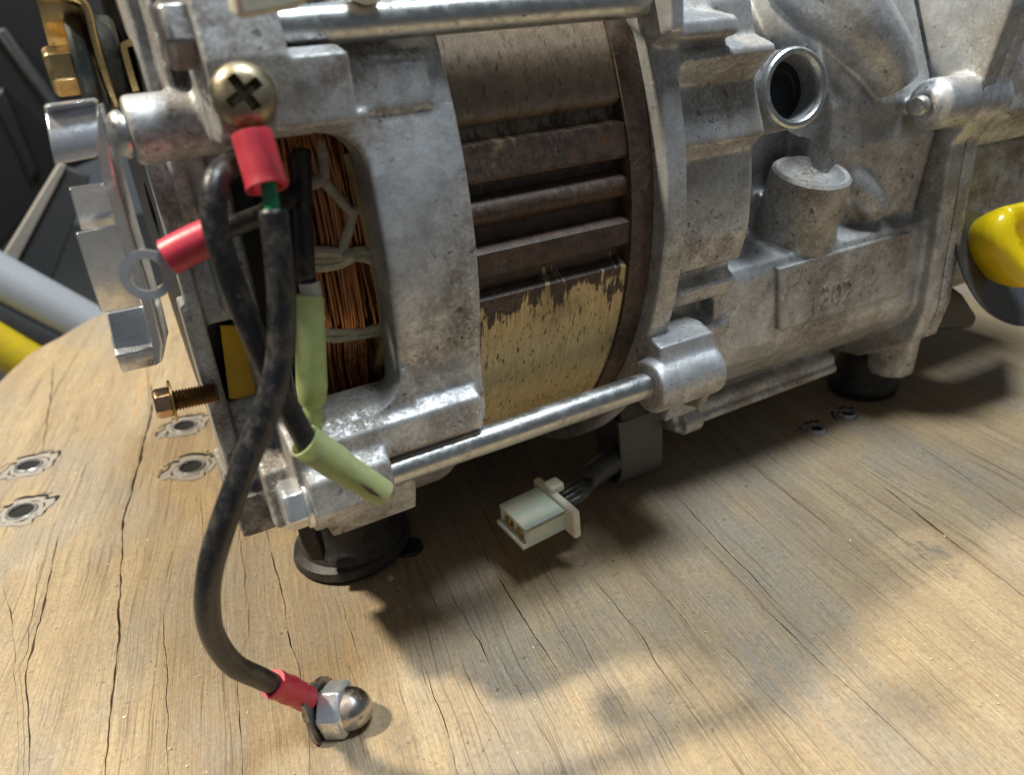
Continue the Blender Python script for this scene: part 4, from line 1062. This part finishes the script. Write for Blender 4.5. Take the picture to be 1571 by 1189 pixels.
# ------------------------------------------------------------------ milky plastic pieces hanging into the top of the picture
def hang(name, lab, pts, d):
    o = part(name, slab(pts, d), M_NYLON, None, bevel=.010, seg=3)
    tag(o, lab, 'connector'); return o
hang('plastic_housing', 'cloudy cream plastic housing cut by the top edge, over the pale facet', [(0.2383, -1.27, 0.5161), (0.3566, -1.27, 0.5238), (0.3528, -1.27, 0.475), (0.3268, -1.27, 0.4627), (0.2379, -1.27, 0.453)], (0, .06, .01))
hang('plastic_tab', 'small cream plastic tab cut by the top edge above the upper bolt', [(0.4927, -1.03, 0.5236), (0.5566, -1.03, 0.521), (0.5522, -1.03, 0.4788), (0.5205, -1.03, 0.471), (0.4971, -1.03, 0.4797)], (0, .06, .01))

# ------------------------------------------------------------------ loose flange bolt in the end wall
fb = thing('flange_bolt', 'coppery flange bolt sticking out of the alternator end', 'bolt', (-0.0078, -0.8, -0.271))
b0 = Vector((0.0081, -0.8, -0.2727)); bx = (Vector((0.0767, -0.8, -0.2777)) - b0).normalized()
part('bolt_head', hexhead(b0, -bx, .060, .034, .006, .3), mat_metal('copper_zinc', (.66, .44, .26), .25, .3), fb, bevel=.003)
part('flange', rod(b0, b0 + bx * .006, .048, 28, .002), M_GOLD, fb)
thp = [(0, 0)]
for k in range(14): thp += [(.006 + k * .0065, .0195), (.006 + k * .0065 + .0033, .0245)]
thp += [(.10, .017), (.10, 0)]
part('threaded_shank', lathe(thp, b0, bx, 20), mat_metal('coppery_thread', (.42, .29, .17), .33, .6, (.10, .06, .04)), fb)

# ------------------------------------------------------------------ tee nuts hammered into the wood
M_TEE = mat_plain('dusty_tee_flange', (.34, .305, .265), .62, .5, .55, (.42, .34, .24), bump=.6, bscale=60)
M_COLLAR = mat_metal('worn_collar', (.62, .60, .58), .30, .5, (.20, .14, .09), metal=.8)
M_HOLESHADE = mat_plain('hole_shade', (.008, .006, .005), .8, .2)  # near-black paint for the shade in the hole and round the flange
def tee_nut(p, rot, lab, sc=1.3):
    p = Vector(p)
    root = thing('tee_nut', lab, 'tee nut', p, 'tee nuts set in the wooden top')
    u = Vector((math.cos(rot), math.sin(rot), 0)); v = Vector((-math.sin(rot), math.cos(rot), 0))
    out = []
    for k in range(64):
        a = 2 * math.pi * k / 64
        r = .088 + .010 * math.cos(4 * a) + .006 * mnoise.noise(Vector((math.cos(a) * 3, math.sin(a) * 3, p.x * 9)))
        if abs(((a + .4 + .25 * math.sin(p.x * 40)) % (math.pi / 2)) - .78) < .13: r *= .80
        r *= 1 + .12 * mnoise.noise(Vector((math.cos(a) * 1.3, math.sin(a) * 1.3, p.y * 11)))
        out.append((a, r * sc))
    V, F = [], []
    ri = .036 * sc
    for a, r in out:
        d = u * math.cos(a) + v * math.sin(a) * .9
        for rr, z in ((r, -.006), (r * .975, .0035 + .003 * mnoise.noise(Vector((a * 2, p.x * 5, 1)))), (r * .75, .002 + .003 * mnoise.noise(Vector((a * 3, p.x * 5, 5)))), (ri * 1.7, .001), (ri * 1.2, .002), (ri, .002)):
            V.append(p + d * rr + Vector((0, 0, z)))
    n = len(out)
    for i in range(n):
        j = (i + 1) % n
        for q in range(5):
            F.append((i * 6 + q, j * 6 + q, j * 6 + q + 1, i * 6 + q + 1))
    part('flange', (V, F), M_TEE, root)
    part('recess_shade', (lambda q: (q, [tuple(range(len(q)))]))([p + (u * math.cos(a) + v * math.sin(a) * .9) * (r * (1.05 + .07 * mnoise.noise(Vector((a * 3, p.y * 7, 0))))) + Vector((.004, .018, .0012)) for a, r in out]), M_HOLESHADE, root, smooth=False)  # flat dark patch standing in for the shaded gap round the flange
    part('collar', lathe([(-.002, ri * 1.32), (.006, ri * 1.22), (.011, ri * 1.10), (.010, ri * .98), (.0035, ri * .93)], p, (rnd.uniform(-.08, .08), rnd.uniform(-.1, .02), 1), 32), M_COLLAR, root)
    part('bore_shade', lathe([(0, 0), (.0, ri * .98)], p + Vector((0, 0, .0028)), (0, 0, 1), 28), M_HOLESHADE, root)  # flat black disc painting the shade of a hole that is not cut
    # splintered wood edge raised on the far side of the flange
    sp = []
    rr = random.Random(int(p.x * 1000))
    for k in range(9):
        a = rr.uniform(.3, 2.9)
        d = u * math.cos(a) + v * math.sin(a) * .9
        q = p + d * (.098 * sc)
        sp.append(slab([q + Vector((-.012, 0, -.003)), q + Vector((.012, .004, -.003)), q + Vector((.004, .010, .007)), q + Vector((-.006, .008, .006))], (0, .008, 0)))
    part('splinters', join(*sp), M_WOOD, root, smooth=False, kind='stuff')
tee_nut((-0.5949, 1.008, -1.12), .5, 'grey tee nut at the left edge, upper of the left pair')
tee_nut((-0.6062, 0.5996, -1.12), .3, 'grey tee nut at the left edge, lower of the left pair')
tee_nut((0.0428, 0.9687, -1.12), .4, 'grey tee nut under the coppery flange bolt')
tee_nut((0.0156, 0.5431, -1.12), .2, 'grey tee nut beside the lower corner of the alternator end')
tee_nut((2.226, -0.7384, -1.12), .6, 'dark tee nut in the shadow edge below the crankcase, nearer one', .7)
tee_nut((2.417, -0.726, -1.12), .3, 'dark tee nut in the shadow below the crankcase, farther one', .7)

# grit and sawdust
rr = random.Random(11)
gv, gf = [], []
for k in range(3600):
    px_c, py_c = rr.uniform(-.7, 2.6), rr.uniform(-2.1, .6)
    if mnoise.noise(Vector((px_c * 2.2, py_c * 2.2, 3))) < rr.uniform(-.5, .5): continue
    s = rr.choice((.0012, .0016, .0022, .003, .0042)) * rr.uniform(.7, 1.2)
    b = Vector((px_c, py_c, ZB + s * .5))
    q = [b + Vector((rr.uniform(-1, 1), rr.uniform(-1, 1), rr.uniform(-.4, .8))) * s for _ in range(4)]
    i = len(gv); gv += q
    gf += [(i, i + 1, i + 2), (i, i + 1, i + 3), (i, i + 2, i + 3), (i + 1, i + 2, i + 3)]
gr = part('grit', (gv, gf), mat_plain('pale_grit', (.74, .66, .52), .35, .3), None, smooth=False)
gr['kind'] = 'stuff'; gr['label'] = 'pale grit and sawdust scattered over the wood'; gr['category'] = 'grit'

# ------------------------------------------------------------------ beyond the edge of the top
tb = thing('metal_stand', 'silver tube with yellow sleeve lying beyond the rim of the wooden top', 'stand', (-0.7428, 4.2, -1.475))
part('tube', tube([(-1.255, 4, -0.3745), (-0.8762, 4, -0.844), (-0.1747, 4, -1.609)], .17, 24), M_TUBE, tb)
part('lower_rail', tube([(-1.354, 4, -0.6484), (-0.9598, 4, -1.098), (-0.3568, 4, -1.741)], .14, 20), M_GREYPANEL, tb)
part('yellow_sleeve', tube([(-1.367, 3.9, -0.8315), (-1.074, 3.9, -1.218), (-0.746, 3.9, -1.651)], .16, 20), M_YELLOWTAPE, tb)
cb = thing('black_case', 'black equipment case in the dim background at upper left', 'case', (-0.522, 6, -0.6298))
part('body', slab([(-0.8689, 6, 1.417), (1.393, 6, 1.351), (1.026, 6, -0.1117), (-0.1874, 6, -0.4392), (-1.205, 6, -1.248), (-1.775, 6, -1.124)], (0, 2, 0)), M_BLACKPL, cb, bevel=.05)
part('ridge', slab([(-0.4279, 5.9, 0.7834), (-0.3338, 5.9, 0.8023), (-0.0883, 5.9, 0.1104), (-0.1788, 5.9, 0.0587)], (0, .2, 0)), M_GREYPANEL, cb, bevel=.03)
part('ridge', slab([(-0.6023, 5.9, 0.2498), (-0.501, 5.9, 0.3467), (-0.4452, 5.9, -0.3902), (-0.5416, 5.9, -0.4937)], (0, .2, 0)), M_BLACKPL, cb, bevel=.03)
bd = thing('dark_plank', 'dark painted plank leaning in the background beside the bracket', 'plank', (-0.7609, 5, -1.473))
part('plank_face', slab([(-0.8769, 5, -1.123), (-0.2048, 5, -0.307), (-0.0373, 5, -0.413), (-0.6612, 5, -1.347)], (0, .15, 0)), M_GREYPANEL, bd, bevel=.02)
part('plank_edge', slab([(-0.8908, 4.95, -0.9671), (-0.2299, 4.95, -0.2615), (-0.1941, 4.95, -0.3036), (-0.8711, 4.95, -1.112)], (0, .2, 0)), mat_plain('pale_edge', (.35, .32, .28), .7, .3), bd, bevel=.01)
